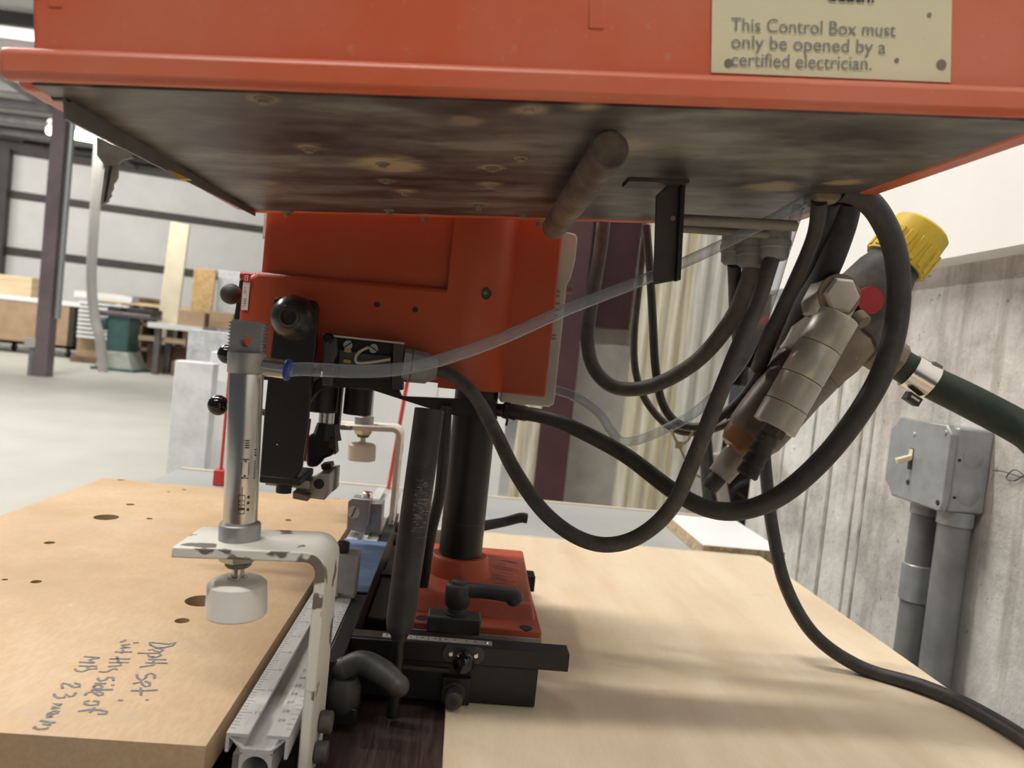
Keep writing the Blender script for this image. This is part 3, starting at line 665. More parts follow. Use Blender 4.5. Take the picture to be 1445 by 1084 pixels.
# label wrapped on left edge of head
q = [PY(a, b, YH - .0088) for a, b in ((343.5, 398), (353, 398), (349.5, 438), (340.8, 437))]
lb = G().prism(q, (0, -.0004, 0)).obj('side_label', 'paper', mach)
q = [PY(a, b, YH - .0096) for a, b in ((344.5, 386), (354.5, 386.5), (353, 399), (343.5, 398))]; G().prism(q, (0, -.0003, 0)).obj('label_emblem', 'red', lb)
lg = G()
for x0, y0, x1, y1 in ((346.5, 389, 350, 389.3), (346.2, 389, 345.8, 395), (350, 389.3, 349.5, 395.5), (345.8, 395, 349.5, 395.5), (347.5, 392, 350, 392.2)): lg.ribbon([PY(x0, y0, YH - .0101), PY(x1, y1, YH - .0101)], .0006, V((0, -1, 0)), .0003)
lg.obj('emblem_lines', 'paper', lb)
lg = G()
for x0, y0, x1, y1 in ((345.5, 405, 346, 407), (345, 409, 346.2, 411), (344.8, 412, 345.6, 414), (343.5, 422, 347.5, 422.5), (343.5, 425, 347, 425.5), (343, 428, 347, 428.5), (343, 431, 346, 431.4), (342, 433, 342.6, 434)): lg.ribbon([PY(x0, y0, YH - .0096), PY(x1, y1, YH - .0096)], .0007, V((0, -1, 0)), .0003)
lg.obj('label_print', 'ink_g', lb)
p = PY(371, 335, .628); G().bx(-.1745, -.1722, .628, .70, 1.192, 1.236).obj('edge_label', 'paper', mach)
p = PY(340, 389, .64); G().cyl(p, p + V((.012, 0, 0)), .0035).obj('pivot_pin', 'red_d', mach)
# ball levers on the far left side of the head
for (px, py, Yd, rb, mt, ex_) in ((326, 415, .66, .0091, 'black_rub', 352), (308, 572, .64, .0088, 'gloss', 372), (321, 500, .67, .0086, 'gloss', 352)):
    p = PY(px, py, Yd); bl = G().sphere(p, rb).obj('lever_ball', mt, mach)
    e_ = PY(ex_, py + (ex_ - px) * .1, Yd + .02); e_ = V((-.140, .630, e_.z)) if py == 572 else V((max(e_.x, hx0 + .004), e_.y, e_.z)); G().cyl(p, e_, .0028, n=14).obj('lever_stem', 'dark_steel', bl)
# black guard plate behind the left edge
q = [PY(a, b, .70) for a, b in ((338, 396), (348, 392), (346, 450), (330, 452))]; G().prism(q, (0, .01, 0)).obj('guard_plate', 'black', mach)
# ---- swing arm with domed knob
YA = .588
arm = [(386, 424), (390, 419), (444, 424), (449, 432), (446, 490), (441, 520), (434, 600), (425, 664), (416, 676), (366, 672), (372, 590), (379, 520), (385, 470)]
am = G().prism([PY(a, b, YA) for a, b in arm], (0, .0065, 0)).obj('swing_arm', 'black', mach, .0012)
fl = [(416, 676), (425, 664), (430, 650), (441, 655), (440, 664), (424, 688), (364, 680), (366, 672)]
q = [PY(a, b, YA) for a, b in ((366, 671), (417, 675))]
G().bx(q[0].x, q[1].x + .004, YA, YA + .052, q[0].z - .0060, q[0].z + .0005).obj('arm_foot', 'black', mach, .0015)
p = PY(400, 695, YA + .016); G().cyl(V((p.x, YA + .016, p.z)), V((p.x, YA + .016, p.z + .011)), .0062, n=20).obj('foot_stud', 'black', mach)
G().bx(q[0].x - .002, q[1].x + .006, YA + .03, YA + .055, q[0].z - .0135, q[0].z - .007).obj('foot_tray', 'alu_dull', mach)
p = PY(540 / 5.417 + 360 - 68.5, 582 / 5.42 + 520, YA - .0004); G().sphere(p, .0006, n=8).obj('paint_chip', 'paper', am)
kc = PY(415, 449, YA)
kb = G().lathe(kc + V((0, .001, 0)), kc + V((0, -.020, 0)), [(0, .0178), (.2, .0176), (.45, .0160), (.68, .0128), (.84, .0092), (.86, .0076)], 40).obj('domed_knob', 'gloss', mach)
M['gloss2'] = dust('worn_black_knob', (.018, .018, .019), (.14, .13, .12), .28, 40, .5, 200); kb.data.materials[0] = M['gloss2']
G().lathe(kc + V((0, -.0165, 0)), kc + V((0, -.0190, 0)), [(0, .0076), (.7, .0076), (1, .0064), (1, .0058), (.2, .0056)], 28, False).obj('knob_rim', 'dark_steel', kb)
G().cyl(kc + V((0, -.0165, 0)), kc + V((0, -.0170, 0)), .0032, n=6).obj('hex_socket', 'ink', kb)
G().cyl(kc + V((0, .006, 0)), V((kc.x, YH - .006, kc.z)), .012).obj('pivot_boss', 'black', mach)
# arched cross piece under the head
arch = [(436, 545), (452, 532), (560, 546), (566, 560), (700, 566), (702, 592), (640, 586), (610, 578), (560, 562), (520, 549), (490, 543), (462, 546), (445, 556), (434, 572)]
G().prism([PY(a, b, .604) for a, b in arch], (0, .012, 0)).obj('arch_plate', 'black', mach, .0008)
q = [PY(a, b, .603) for a, b in ((372, 530), (440, 536))]; G().bx(q[0].x, q[1].x, .604, .640, q[1].z - .004, 1.09).obj('arm_root', 'black', mach)
# spindles and insertion ram
def vc(px, y0, y1, Yd, r, m, nm, n=24, r1=None):
    a = PY(px, y0, Yd); b = PY(px, y1, Yd); return G().cyl(V((a.x, Yd, a.z)), V((a.x, Yd, b.z)), r, r1, n).obj(nm, m, mach)
vc(456, 545, 581, .650, .0138, 'black', 'spindle_sleeve'); vc(507, 548, 585, .655, .0122, 'black', 'drill_sleeve'); 
G().bx(-.118, -.112, .660, .664, 1.02, 1.09).obj('sleeve_rod', 'steel', mach)
vc(465, 580, 602, .652, .0048, 'chrome', 'ram_shaft'); vc(457, 580, 602, .655, .0040, 'chrome', 'guide_shaft')
ch = vc(463, 598, 620, .652, .0095, 'black', 'chuck_neck', 8, .0130)
ck = [(430, 617), (440, 612), (470, 610), (473, 622), (474, 632), (470, 643), (456, 648), (447, 660), (432, 660)]
G().prism([PY(a, b, .645) for a, b in ck], (0, .016, 0)).obj('chuck_body', 'black', mach, .003)
hk = [(466, 616), (473, 620), (474.5, 640), (471.5, 643), (470, 634), (463, 632)]
G().prism([PY(a, b, .640) for a, b in hk], (0, .014, 0)).obj('chuck_hook', 'dark_steel', mach, .0008)
G().prism([PY(a, b, .652) for a, b in ((428, 633), (436, 634), (449, 648), (444, 652), (428, 652))], (0, .01, 0)).obj('ram_wedge', 'alu', mach, .001)
q = [PY(a, b, .62) for a, b in ((430, 590), (438, 592), (430, 650), (423, 650))]; G().prism(q, (0, .004, 0)).obj('red_strip', 'red_d', mach)
p = PY(471, 590, .67); G().bx(p.x - .005, p.x + .005, .67, .68, 1.03, 1.09).obj('rear_post', 'black', mach)
sb = [(417, 688), (446, 673), (452, 667), (466, 668), (464, 695), (458, 706), (434, 703), (417, 700)]
sbo = G().prism([PY(a, b, .625) for a, b in sb], (0, .03, 0)).obj('pilot_block', 'alu_dull', mach, .0008)
p = PY(450, 683, .6246); G().cyl(p, p + V((0, .003, 0)), .0044, n=20).obj('block_bore', 'ink', sbo)
p = PY(439, 687, .6244); G().box(p, (.0025, .0008, .005)).obj('block_key', 'gold', sbo)
G().prism([PY(a, b, .650) for a, b in ((464, 660), (477, 659), (475, 690), (468, 695), (462, 690))], (0, .012, 0)).obj('pilot_cheek', 'alu_dull', mach, .0008)
G().prism([PY(a, b, .612) for a, b in ((413, 694), (435, 700), (434, 708), (413, 704))], (0, .02, 0)).obj('pilot_shoe', 'cast_dirty', mach, .0006)
G().prism([PY(a, b, .64) for a, b in ((452, 656), (466, 654), (468, 660), (454, 664))], (0, .016, 0)).obj('pilot_clip', 'black', mach, .0008)
# ---- open limit switch box
YS = .592
sw = thing('limit_switch', PY(515, 540, YS + .01), 'open black terminal box with brass screws and grey gland on orange head', 'switch box')
A_ = lambda a, b, Yd=YS: PY(a, b, Yd)
G().prism([A_(a, b, YS + .010) for a, b in ((457, 473), (570, 485), (567, 551), (455, 546))], (0, .012, 0)).obj('back_shell', 'black', sw, .0006)
G().prism([A_(a, b) for a, b in ((457, 471.5), (570, 483.5), (570, 486), (457, 474))], (0, .014, 0)).obj('top_lip', 'off_white', sw)
G().prism([A_(a, b) for a, b in ((555, 484), (570, 486), (568, 551), (553, 549))], (0, .014, 0)).obj('side_wall', 'dark_steel', sw, .0006)
G().prism([A_(a, b) for a, b in ((456, 474), (475, 476), (476, 500), (470, 510), (469, 545), (454, 544))], (0, .014, 0)).obj('plunger_housing', 'plastic', sw, .0015)
p = A_(464, 477.5, YS - .001); G().lathe(p + V((0, .008, 0)), p + V((0, -.003, 0)), [(0, .0042), (.9, .0042), (1, .003)], 24).obj('cover_screw', 'gloss', sw)
G().prism([A_(a, b, YS + .006) for a, b in ((478, 492), (520, 500), (553, 502), (552, 536), (478, 530))], (0, .006, 0)).obj('terminal_block', 'plastic', sw, .0008)
for px, py in ((492, 487), (528, 492)):
    p = A_(px, py, YS + .008); ts = G().lathe(p + V((0, .006, 0)), p + V((0, -.004, 0)), [(0, .0042), (.7, .0044), (1, .0036)], 20).obj('terminal_screw', 'chrome', sw)
    G().box(p + V((0, -.0042, 0)), (.0072, .0008, .0010), Matrix.Rotation(-.7 if px < 500 else .6, 3, 'Y')).obj('screw_slot', 'ink', ts)
for px, py in ((491, 495), (490, 510)):
    p = A_(px, py, YS + .005); G().box(p, (.0055, .002, .0024)).obj('brass_tab', 'gold', sw)
G().tube([A_(520, 490, YS + .004), A_(508, 496, YS + .003), A_(502, 504, YS + .002), A_(505, 512, YS + .002), A_(525, 511, YS + .003), A_(551, 507, YS + .004)], .0011, 8).obj('white_wire', 'wire', sw)
gl0, gl1 = A_(569, 515, YS + .008), A_(617, 522, YS + .012)
gd = (gl1 - gl0)
G().cyl(gl0 - gd * .02, gl0 + gd * .20, .0135, n=8).obj('gland_body', 'conn', sw); G().lathe(gl0 + gd * .22, gl0 + gd * .98, [(0, .0135), (.62, .0128), (.75, .0105), (1, .0080)], 8).obj('gland_nut', 'conn', sw, .0006)
# ================================================================== CONTROL BOX
k_ = 1.02
NL, NR, FL, FR = (EYE + (PY(px, py, Yd) - EYE) * k_ for px, py, Yd in ((-6, 110, .3), (1548, 167, .3), (365, 298, .6), (1129, 314, .6)))
bex = (NR - NL).normalized(); bey = (FL - NL) - bex * (FL - NL).dot(bex); BD = bey.length; bey.normalize(); bez = bex.cross(bey); BW = (NR - NL).length
BM = Matrix((bex, bey, bez)).transposed()
def B(u, v, w): return NL + bex * u + bey * v + bez * w
def bbox(g, u0_, u1_, v0_, v1_, w0, w1): return g.box(B((u0_ + u1_) / 2, (v0_ + v1_) / 2, (w0 + w1) / 2), (u1_ - u0_, v1_ - v0_, w1 - w0), BM)
cb = thing('control_box', B(BW / 2, BD / 2, 0), 'big orange sheet metal control box overhanging the whole machine', 'control box')
ins = .0105
bbox(G(), ins, BW - ins, ins * .6, BD - ins, .0005, .26).obj('housing', 'orange_box', cb, .002, seg=3)
lip = G()
bbox(lip, 0, BW, 0, .0066, 0, .0128); bbox(lip, 0, .0120, .0125, BD, 0, .0128); bbox(lip, BW - .016, BW, .0050, BD, -.0012, .0128); bbox(lip, .012, BW - .012, BD - .010, BD, -.002, .0128)
lip.obj('rim', 'orange_box', cb, .0032, seg=3)
# underside with grime
t = NT('grimy_underside')
c = t.ramp(t.noise(11, 7, .62, (1, 2.2, 1)), [(.36, (.036, .026, .026)), (.5, (.10, .092, .087)), (.62, (.21, .20, .185))])
c = t.mix(t.ramp(t.noise(30, 6, .7, (1, 2.0, 1)), [(.64, 0.), (.74, .6)]), c, (.24, .19, .13))
bp0 = lambda px, py: PP(px, py, B(0, 0, -.0008), bez)
for (px, py, r, st_) in ((548, 232, .023, 1.), (372, 140, .006, .8), (100, 116, .006, .8), (436, 208, .0075, .8), (695, 236, .009, .9), (692, 260, .008, .9), (572, 270, .008, .9), (545, 255, .006, .7), (748, 155, .008, .8), (655, 170, .010, .5), (675, 288, .008, .9), (600, 303, .007, .8), (380, 258, .008, .5), (830, 150, .008, .7), (890, 205, .012, .7), (1085, 265, .02, .8), (1190, 258, .012, .9)):
    q = bp0(px, py); d = t.n('ShaderNodeVectorMath', operation='DISTANCE'); t.l(t.P(), d.inputs[0]); d.inputs[1].default_value = q
    a2 = t.n('ShaderNodeMath', operation='MULTIPLY_ADD'); t.l(t.noise(60, 4, .6, (1, 2, 1)), a2.inputs[0]); a2.inputs[1].default_value = r * 1.3; t.l(d.outputs['Value'], a2.inputs[2])
    f = t.ramp(a2.outputs[0], [(0, st_), (.999, 0.)]); rn = f.node.color_ramp.elements; rn[0].position = r * 1.15; rn[1].position = r * 1.65
    c = t.mix(f, c, (.40, .32, .20))
t.l(c, t.b.inputs['Base Color']); t.b.inputs['Roughness'].default_value = .42; t.bump(t.noise(20, 5), .25, .002); M['under'] = t.m
up_ = bbox(G(), .011, BW - .0155, .0048, BD - .0095, -.0008, .0005).obj('underside', 'under', cb)
for px, py in ((372, 140), (436, 210), (540, 231), (572, 272), (545, 254), (747, 152), (695, 237), (692, 261), (676, 289), (598, 305), (739, 301), (405, 298), (549, 296), (735, 222), (760, 312)):
    q = bp0(px, py); L = .0045 if py > 285 else .0022
    G().lathe(q, q - bez * L, [(0, .0042), (.25, .0042), (.3, .0023), (.9, .0023), (1, .0016)], 12).obj('plate_screw', 'cast_dirty', up_)
# hanging sheet flange along the left edge
q = [B(.0148, .020, -.0005), B(.0148, BD - .004, -.0005), B(.0148, BD - .004, -.0045), B(.0148, .020, -.0095)]
M['flange_g'] = mat('grey_flange_paint', (.21, .20, .19), .5, 0, .15, 30)
G().prism(q, bex * .0012).obj('side_flange', 'flange_g', cb)
q = B(.012, .022, .001); G().cyl(q - bex * .002, q + bex * .004, .0028, n=12).obj('flange_bolt', 'gloss', cb)
# key hole marks on the front face
fr_p = B(0, ins * .6 - .0002, 0)
fp = lambda px, py: PP(px, py, fr_p, bey)
for px, py, hh_ in ((78, 2, 18), (842, 14, 54)):
    a, b_ = fp(px, py - hh_ / 2), fp(px, py + hh_ / 2); c_ = (a + b_) / 2
    G().box(c_ + bey * .0005, (.0068 if px > 100 else .0058, .0016, (a - b_).length), BM).obj('wire_knockout', 'orange_box', cb, .0006)
# warning sticker
sq = [fp(*p) for p in ((1003, 103), (1340, 117), (1343, -40), (1005, -40))]
stk = G().prism([p - bey * .0002 for p in sq], -bey * .0004).obj('warning_sticker', 'sticker', cb); stk['label'] = 'yellowed warning sticker with grey lettering'
for body, (bx_, by_), (ex_, ey_), mt_, bd in (('This Control Box must', (1030, 45), (1262, 53), 'ink_g', .0), ('only be opened by a', (1030, 69), (1248, 77), 'ink_g', .0), ('certified electrician.', (1030, 94), (1228, 100), 'ink_g', .0)):
    a, b_ = fp(bx_, by_) - bey * .0008, fp(ex_, ey_) - bey * .0008
    d = (b_ - a)
    o = text_mesh('sticker_text', body, a, d, bez - d * (bez.dot(d) / d.dot(d)), 1, mt_, stk, bd)
    wmax = max((v.co + wloc(stk) - a).dot(d.normalized()) for v in o.data.vertices); s_ = d.length / wmax
    hs_ = (fp(1030, 25) - fp(1030, 45)).length / .72
    dn_ = d.normalized(); zn = (bez - dn_ * bez.dot(dn_)).normalized()
    for v in o.data.vertices:
        r_ = v.co + wloc(stk) - a; v.co = a + dn_ * (r_.dot(dn_) * s_) + zn * (r_.dot(zn) * hs_) - bey * .0002 - wloc(stk)
a, b_ = fp(1165, 2.5) - bey * .0008, fp(1250, 5.5) - bey * .0008
text_mesh('sticker_text', 'death.', a, (b_ - a), bez, .0085, 'ink', stk, .015)
for px, py, r in ((1027, 90, .0018), (1327, 92, .0022), (1264, 86, .0010), (1310, 22, .001)):
    p = fp(px, py); G().cyl(p - bey * .0004, p - bey * .0009, r, n=12).obj('rust_spot', 'cast_dirty', stk)
# round bar, L bracket and twin rods below the box
r0, r1 = PY(861, 211, .345), PY(782, 321, .553)
tag(G().rod(r0, r1, .0090, .0006, 32).obj('support_bar', 'rust_bar'), 'grimy round steel bar fixed lengthwise under the control box', 'steel bar')
YB_ = .455
lbk = thing('angle_bracket', PY(945, 330, YB_), 'dark steel angle bracket hanging below the control box beside round bar', 'bracket')
G().prism([PY(a, b, YB_) for a, b in ((926, 276), (945, 258), (967, 256), (959, 395), (922, 402))], (0, .002, 0)).obj('hanging_leg', 'dark_steel', lbk, .0006)
G().prism([PY(a, b, YB_ - .004) for a, b in ((961, 255), (968, 255), (961, 395), (955, 397))], (0, .006, 0)).obj('side_return', 'black', lbk, .0004)
q0, q1 = PY(886, 252, .449), PY(970, 258, .449)
G().box((q0 + q1) / 2 + V((0, .006, -.0006)), ((q1 - q0).length, .020, .002), BM).obj('top_flange', 'dark_steel', lbk)
p = PY(950, 308, YB_ - .0006); G().cyl(p, p + V((0, .001, 0)), .0016, n=10).obj('rivet', 'cast_dirty', lbk)
for yy, Yd, xe, nm in ((313, .470, 1124, 0), (325, .498, 1084, 1)):
    tag(G().rod(PY(945, yy - 4, Yd), PY(xe, yy + 6, Yd), .0036 if nm == 0 else .0030, .0006, 16).obj('cable_rod', 'rod_grey'), ('long' if nm == 0 else 'short') + ' grey rod held out sideways by the hanging angle bracket', 'rod')
tag(G().prism([PY(a, b, .475) for a, b in ((1150, 262), (1192, 258), (1190, 278), (1180, 287), (1152, 283))], (0, .02, 0)).obj('cable_entry', 'cast_dirty', None, .002), 'dusty cable entry block under the right end of the control box', 'cable entry')
# key and amber tag hanging from the left edge
ky = thing('key', PY(152, 250, .352), 'small notched key hanging from the left edge of the control box', 'key')
G().prism([PY(a, b, .352) for a, b in ((136, 193), (150, 199), (184, 216), (188, 222), (172, 226), (166, 233), (147, 233), (136, 219))], (0, .0018, 0)).obj('bow', 'cooking', ky, .0004)
G().prism([PY(a, b, .3522) for a, b in ((148, 233), (167, 232), (166, 250), (163, 256), (159, 260), (160, 265), (156, 272), (157, 277), (153, 280), (153, 284), (143, 290), (141, 286))], (0, .0014, 0)).obj('blade', 'cooking', ky, .0003)
G().prism([PY(a, b, .3518) for a, b in ((154, 234), (158, 234), (149, 284), (146, 285))], (0, .0010, 0)).obj('groove', 'dark_steel', ky)
tag(G().prism([PY(a, b, .43) for a, b in ((236, 238), (262, 250), (268, 253), (251, 253), (245, 249))], (0, .003, 0)).obj('amber_tag', 'yellow_tag'), 'small amber tag at the left edge of the control box', 'tag')
# ================================================================== TUBES AND CABLES
def cable(name, pts, r, m, label, cat, sub=8, n=16, group=None):
    P = [PZ(a, b, .8862) if y == 'p' else PY(a, b, y) for a, b, y in pts]
    return tag(G().tube(P, r, n, sub).obj(name, m, None, ang=60), label, cat, group)
ft = V((-.0888, .392, pf.z - .0008))
P = [ft, PY(430, 521, .392)] + [PY(a, b, y) for a, b, y in ((520, 524, .40), (600, 514, .412), (700, 481, .430), (800, 437, .448), (910, 394, .468), (1010, 350, .482), (1100, 304, .486), (1146, 276, .484))]
tag(G().tube(P, .0036, 18, 8).obj('air_tube', 'tube', None, ang=60), 'clear air tube running from the near clamp up to the box', 'air tube')
cable('air_tube', ((781, 549, .66), (812, 560, .645), (845, 583, .63), (862, 607, .622), (882, 624, .615), (930, 610, .605), (990, 575, .595), (1045, 515, .585), (1080, 440, .55), (1105, 360, .52), (1127, 292, .495)), .0041, 'tube', 'clear air tube sagging between the orange head and the cables', 'air tube')
cable('power_cable', ((852, 312, .66), (846, 360, .66), (836, 420, .655), (829, 480, .65), (840, 523, .642), (872, 548, .634), (925, 543, .625), (985, 508, .60), (1032, 452, .57), (1055, 400, .545), (1063, 366, .53)), [.0062] * 6 + [.0064, .0065, .0066, .0066, .0066], 'cable_b', 'thick dusty cable hanging in a U loop below the box', 'cable')
cable('switch_cable', ((616, 521, .605), (640, 531, .60), (672, 562, .59), (700, 612, .575), (726, 664, .555), (765, 720, .535), (812, 757, .522), (858, 769, .514), (905, 755, .508), (948, 715, .503), (978, 650, .500), (1010, 570, .500), (1040, 495, .503), (1068, 430, .508), (1090, 362, .515)), .0056, 'cable_b', 'dark cable looping low from the limit switch to the glands', 'cable')
cable('air_hose', ((740, 583.5, .592), (765, 588, .585), (805, 602, .575), (880, 641, .555), (950, 693, .53), (1000, 718, .515), (1050, 720, .505), (1105, 697, .495), (1165, 644, .49), (1220, 572, .485), (1253, 505, .485), (1268, 430, .487), (1264, 358, .485), (1243, 306, .483), (1216, 277, .480), (1186, 268, .478)), [.0056, .0058, .0060, .0062, .0064, .0066, .0068, .0070, .0072, .0074, .0076, .0077, .0077, .0078, .0078, .0078], 'cable', 'black air hose arching over the regulator and back to the column', 'air hose')
fh = thing('hose_nipple', PY(706, 579, .61), 'black hose nipple with twisted wire tie beside the column', 'hose fitting')
G().cyl(PY(697, 578, .612), PY(716, 580, .602), .0054, n=18).obj('nipple', 'black', fh); G().cyl(PY(714, 579, .6035), PY(742, 584, .592), .0062, n=18).obj('hose_end', 'plastic', fh)
G().tube([PY(714, 573, .595), PY(716, 590, .595), PY(714, 601, .595)], .0010, 8).obj('wire_tail', 'black', fh); G().tube([PY(716, 588, .595), PY(723, 591, .595), PY(727, 592, .595)], .0010, 8).obj('wire_tail', 'black', fh)
G().lathe(PY(713, 579, .604), PY(717, 580, .602), [(0, .0070), (1, .0070)], 18).obj('wire_wrap', 'black', fh)
cable('mains_cable', ((1176, 282, .495), (1160, 330, .53), (1135, 400, .58), (1100, 470, .625), (1080, 540, .65), (1077, 610, .655), (1082, 680, .65), (1090, 745, .64), (1108, 825, .625), (1148, 895, .605), (1215, 942, 'p'), (1300, 968, 'p'), (1370, 998, 'p'), (1445, 1042, 'p'), (1520, 1094, 'p')), .0057, 'cable', 'dark cable dropping behind the regulator and trailing across the plywood', 'cable')
cable('signal_cable', ((912, 318, .66), (917, 380, .66), (921, 450, .655), (925, 520, .645), (936, 572, .635), (962, 600, .625), (1005, 596, .615), (1060, 545, .60), (1095, 470, .58), (1130, 380, .54), (1155, 320, .505), (1160, 284, .487)), .0038, 'cable', 'slim dark cable hanging behind the clear tube, passing through tie', 'cable')
cable('sensor_cable', ((909, 335, .68), (902, 400, .68), (895, 470, .675), (897, 525, .668), (913, 568, .66), (945, 602, .65), (985, 610, .64), (1040, 590, .63), (1080, 540, .63), (1115, 450, .61), (1150, 350, .55), (1170, 284, .503)), .0034, 'cable_b', 'thin grey cable looping beside the slim dark one', 'cable')
cable('feed_cable', ((1156, 284, .478), (1148, 335, .50), (1118, 405, .53), (1085, 475, .56), (1068, 520, .59)), .0050, 'cable', 'short dark cable running down into the bundle behind glands', 'cable')
cable('bundle_cable', ((1198, 280, .50), (1188, 325, .52), (1165, 385, .55), (1135, 435, .59), (1105, 500, .63), (1090, 560, .66)), [.0090, .0092, .0094, .0096, .0098, .0098], 'black_rub', 'thick black cable bundle descending from the cable entry', 'cable')
# grey glands under the rods
for i, (px, py, r, lb_) in enumerate(((1037, 352, .0125, 'outermost'), (1062, 356, .0135, 'middle'), (1092, 345, .0125, 'innermost'))):
    tp_ = PY(px + 3, py - 20, .545 - i * .014); bt = PY(px - 1, py + 22, .545 - i * .014); r *= .86
    o = thing('cable_gland', bt, ('grey cable gland under the twin rods, ' + ('farthest from' if i == 0 else ('second nearest to' if i == 1 else 'closest to')) + ' the cable entry'), 'cable gland')
    G().lathe(tp_, bt, [(0, r), (.6, r), (.62, r * .95), (.9, r * .92), (1, r * .75)], 10).obj('gland_nut', 'conn', o, .0005)
    G().cyl(tp_.lerp(bt, .35), tp_.lerp(bt, .5), r * 1.06, n=24).obj('gland_ring', 'conn', o)
cable('socket_cable', ((1036, 372, .547), (1037, 400, .56), (1038, 440, .585), (1042, 480, .61)), .0052, 'cable', 'short dark cable below the gland farthest from the cable entry', 'cable')
# beige zip tie
zt = thing('zip_tie', PY(960, 630, .61), 'beige nylon zip tie with trailing tail around the cable bundle', 'zip tie')
G().tube([PY(a, b, .612) for a, b in ((947, 606), (953, 620), (959, 628), (970, 622), (978, 608))], .0012, 8).obj('strap', 'tie', zt)
p = PY(958, 628, .611); G().box(p, (.0058, .0040, .0062)).obj('lock_head', 'tie', zt, .0006)
G().tube([PY(a, b, .61) for a, b in ((959, 631), (968, 650), (980, 668), (990, 675))], .0011, 8).obj('tail', 'tie', zt)
# ================================================================== FILTER REGULATOR
YR = .575
rg = thing('filter_regulator', PY(1150, 520, YR), 'dusty air filter regulator with yellow knob and amber bowl hanging diagonally', 'regulator')
a0, a1 = PY(1303, 322, YR), PY(1000, 690, YR + .02)
ax_ = a1 - a0; AT = lambda f: a0 + ax_ * f
def lt(f0, f1, prof, nm, m, n=32, **kw): return G().lathe(AT(f0), AT(f1), prof, n).obj(nm, m, rg, **kw)
kn = lt(.0, .135, [(0, .0205), (.06, .0228), (.9, .0246), (1, .0238)], 'adjusting_knob', 'yellow')
x_, y_, d_ = frame(ax_)
for k in range(16):
    a = 2 * math.pi * k / 16; rd = x_ * math.cos(a) + y_ * math.sin(a)
    mt_ = Matrix((rd, d_.cross(rd), d_)).transposed()
    c_ = AT(.090) + rd * .0243
    G().box(c_, (.0022, .0052, ax_.length * .075), mt_).obj('knob_rib', 'yellow', kn, .0005)
lt(.135, .155, [(0, .0215), (1, .0215)], 'knob_skirt', 'black_dirty')
lt(.15, .37, [(0, .0215), (.1, .0235), (.45, .0265), (.8, .0290), (1, .0290)], 'bonnet', 'black_dirty')
lt(.345, .365, [(0, .0300), (1, .0300)], 'bonnet_ring', 'black_dirty')
lt(.365, .53, [(0, .0285), (.1, .0310), (.55, .0310), (.8, .0285), (1, .0280)], 'body', 'cast_dirty', 10, bev=.0015)
lt(.53, .60, [(0, .0275), (.5, .0268), (1, .0258)], 'bowl_collar', 'amber')
lt(.60, .80, [(0, .0258), (.6, .0246), (.9, .0235), (1, .0215)], 'bowl', 'amber')
lt(.80, .858, [(0, .0215), (.5, .0205), (.85, .0180), (1, .0130)], 'sediment_cup', 'amber_o')
lt(.855, .95, [(0, .0115), (.3, .0115), (.5, .0108), (1, .0100)], 'drain_cup', 'bowl_clear')
lt(.945, 1.0, [(0, .0066), (.1, .0072), (.9, .0070), (1, .0060)], 'drain_cap', 'black_rub', 14)
p = PY(1229, 424, YR - .026); G().cyl(p, p + V((0, .006, 0)), .0105).obj('pressure_dot', 'red_d', rg)
# banjo elbow, hex bolt, silver silencer and hose barb in front
Yb = YR - .037
b0_, b1_ = PY(1192, 428, Yb), PY(1092, 603, Yb + .004); bd_ = b1_ - b0_; BT = lambda f: b0_ + bd_ * f
bj = G().prism([PY(a, b, Yb - .002) for a, b in ((1162, 398), (1176, 390), (1204, 394), (1214, 408), (1213, 430), (1196, 458), (1150, 444), (1148, 424))], (0, .022, 0)).obj('banjo_elbow', 'dirty_silver', rg, .002)
hb = PY(1184, 417, Yb - .002); G().lathe(hb + V((0, .002, 0)), hb + V((0, -.0065, 0)), [(0, .0138), (.75, .0138), (1, .0118)], 6).obj('hex_bolt', 'dirty_silver', rg, .0005)
G().cyl(hb + V((0, .002, 0)), hb + V((0, -.0012, 0)), .0160).obj('washer', 'cast_dirty', rg)
for f0, f1, r in ((.10, .345, .0160), (.35, .60, .0162), (.605, .82, .0162), (.825, 1.0, .0166)):
    G().lathe(BT(f0), BT(f1), [(0, r - .0006), (.03, r), (.97, r), (1, r - .0006)], 36).obj('silencer_section', 'dirty_silver', rg)
G().cyl(BT(.98), BT(1.06), .0098, n=6).obj('barb_nut', 'black_dirty', rg)
for k in range(4): G().lathe(BT(1.06 + .085 * k), BT(1.145 + .085 * k), [(0, .0074), (.8, .0086), (1, .0074)], 22).obj('hose_barb', 'black_dirty', rg)
lug = PY(1208, 445, Yb + .01); G().rod(lug, lug + V((.004, -.006, -.006)), .0062, .0008).obj('lug', 'cast_dirty', rg)
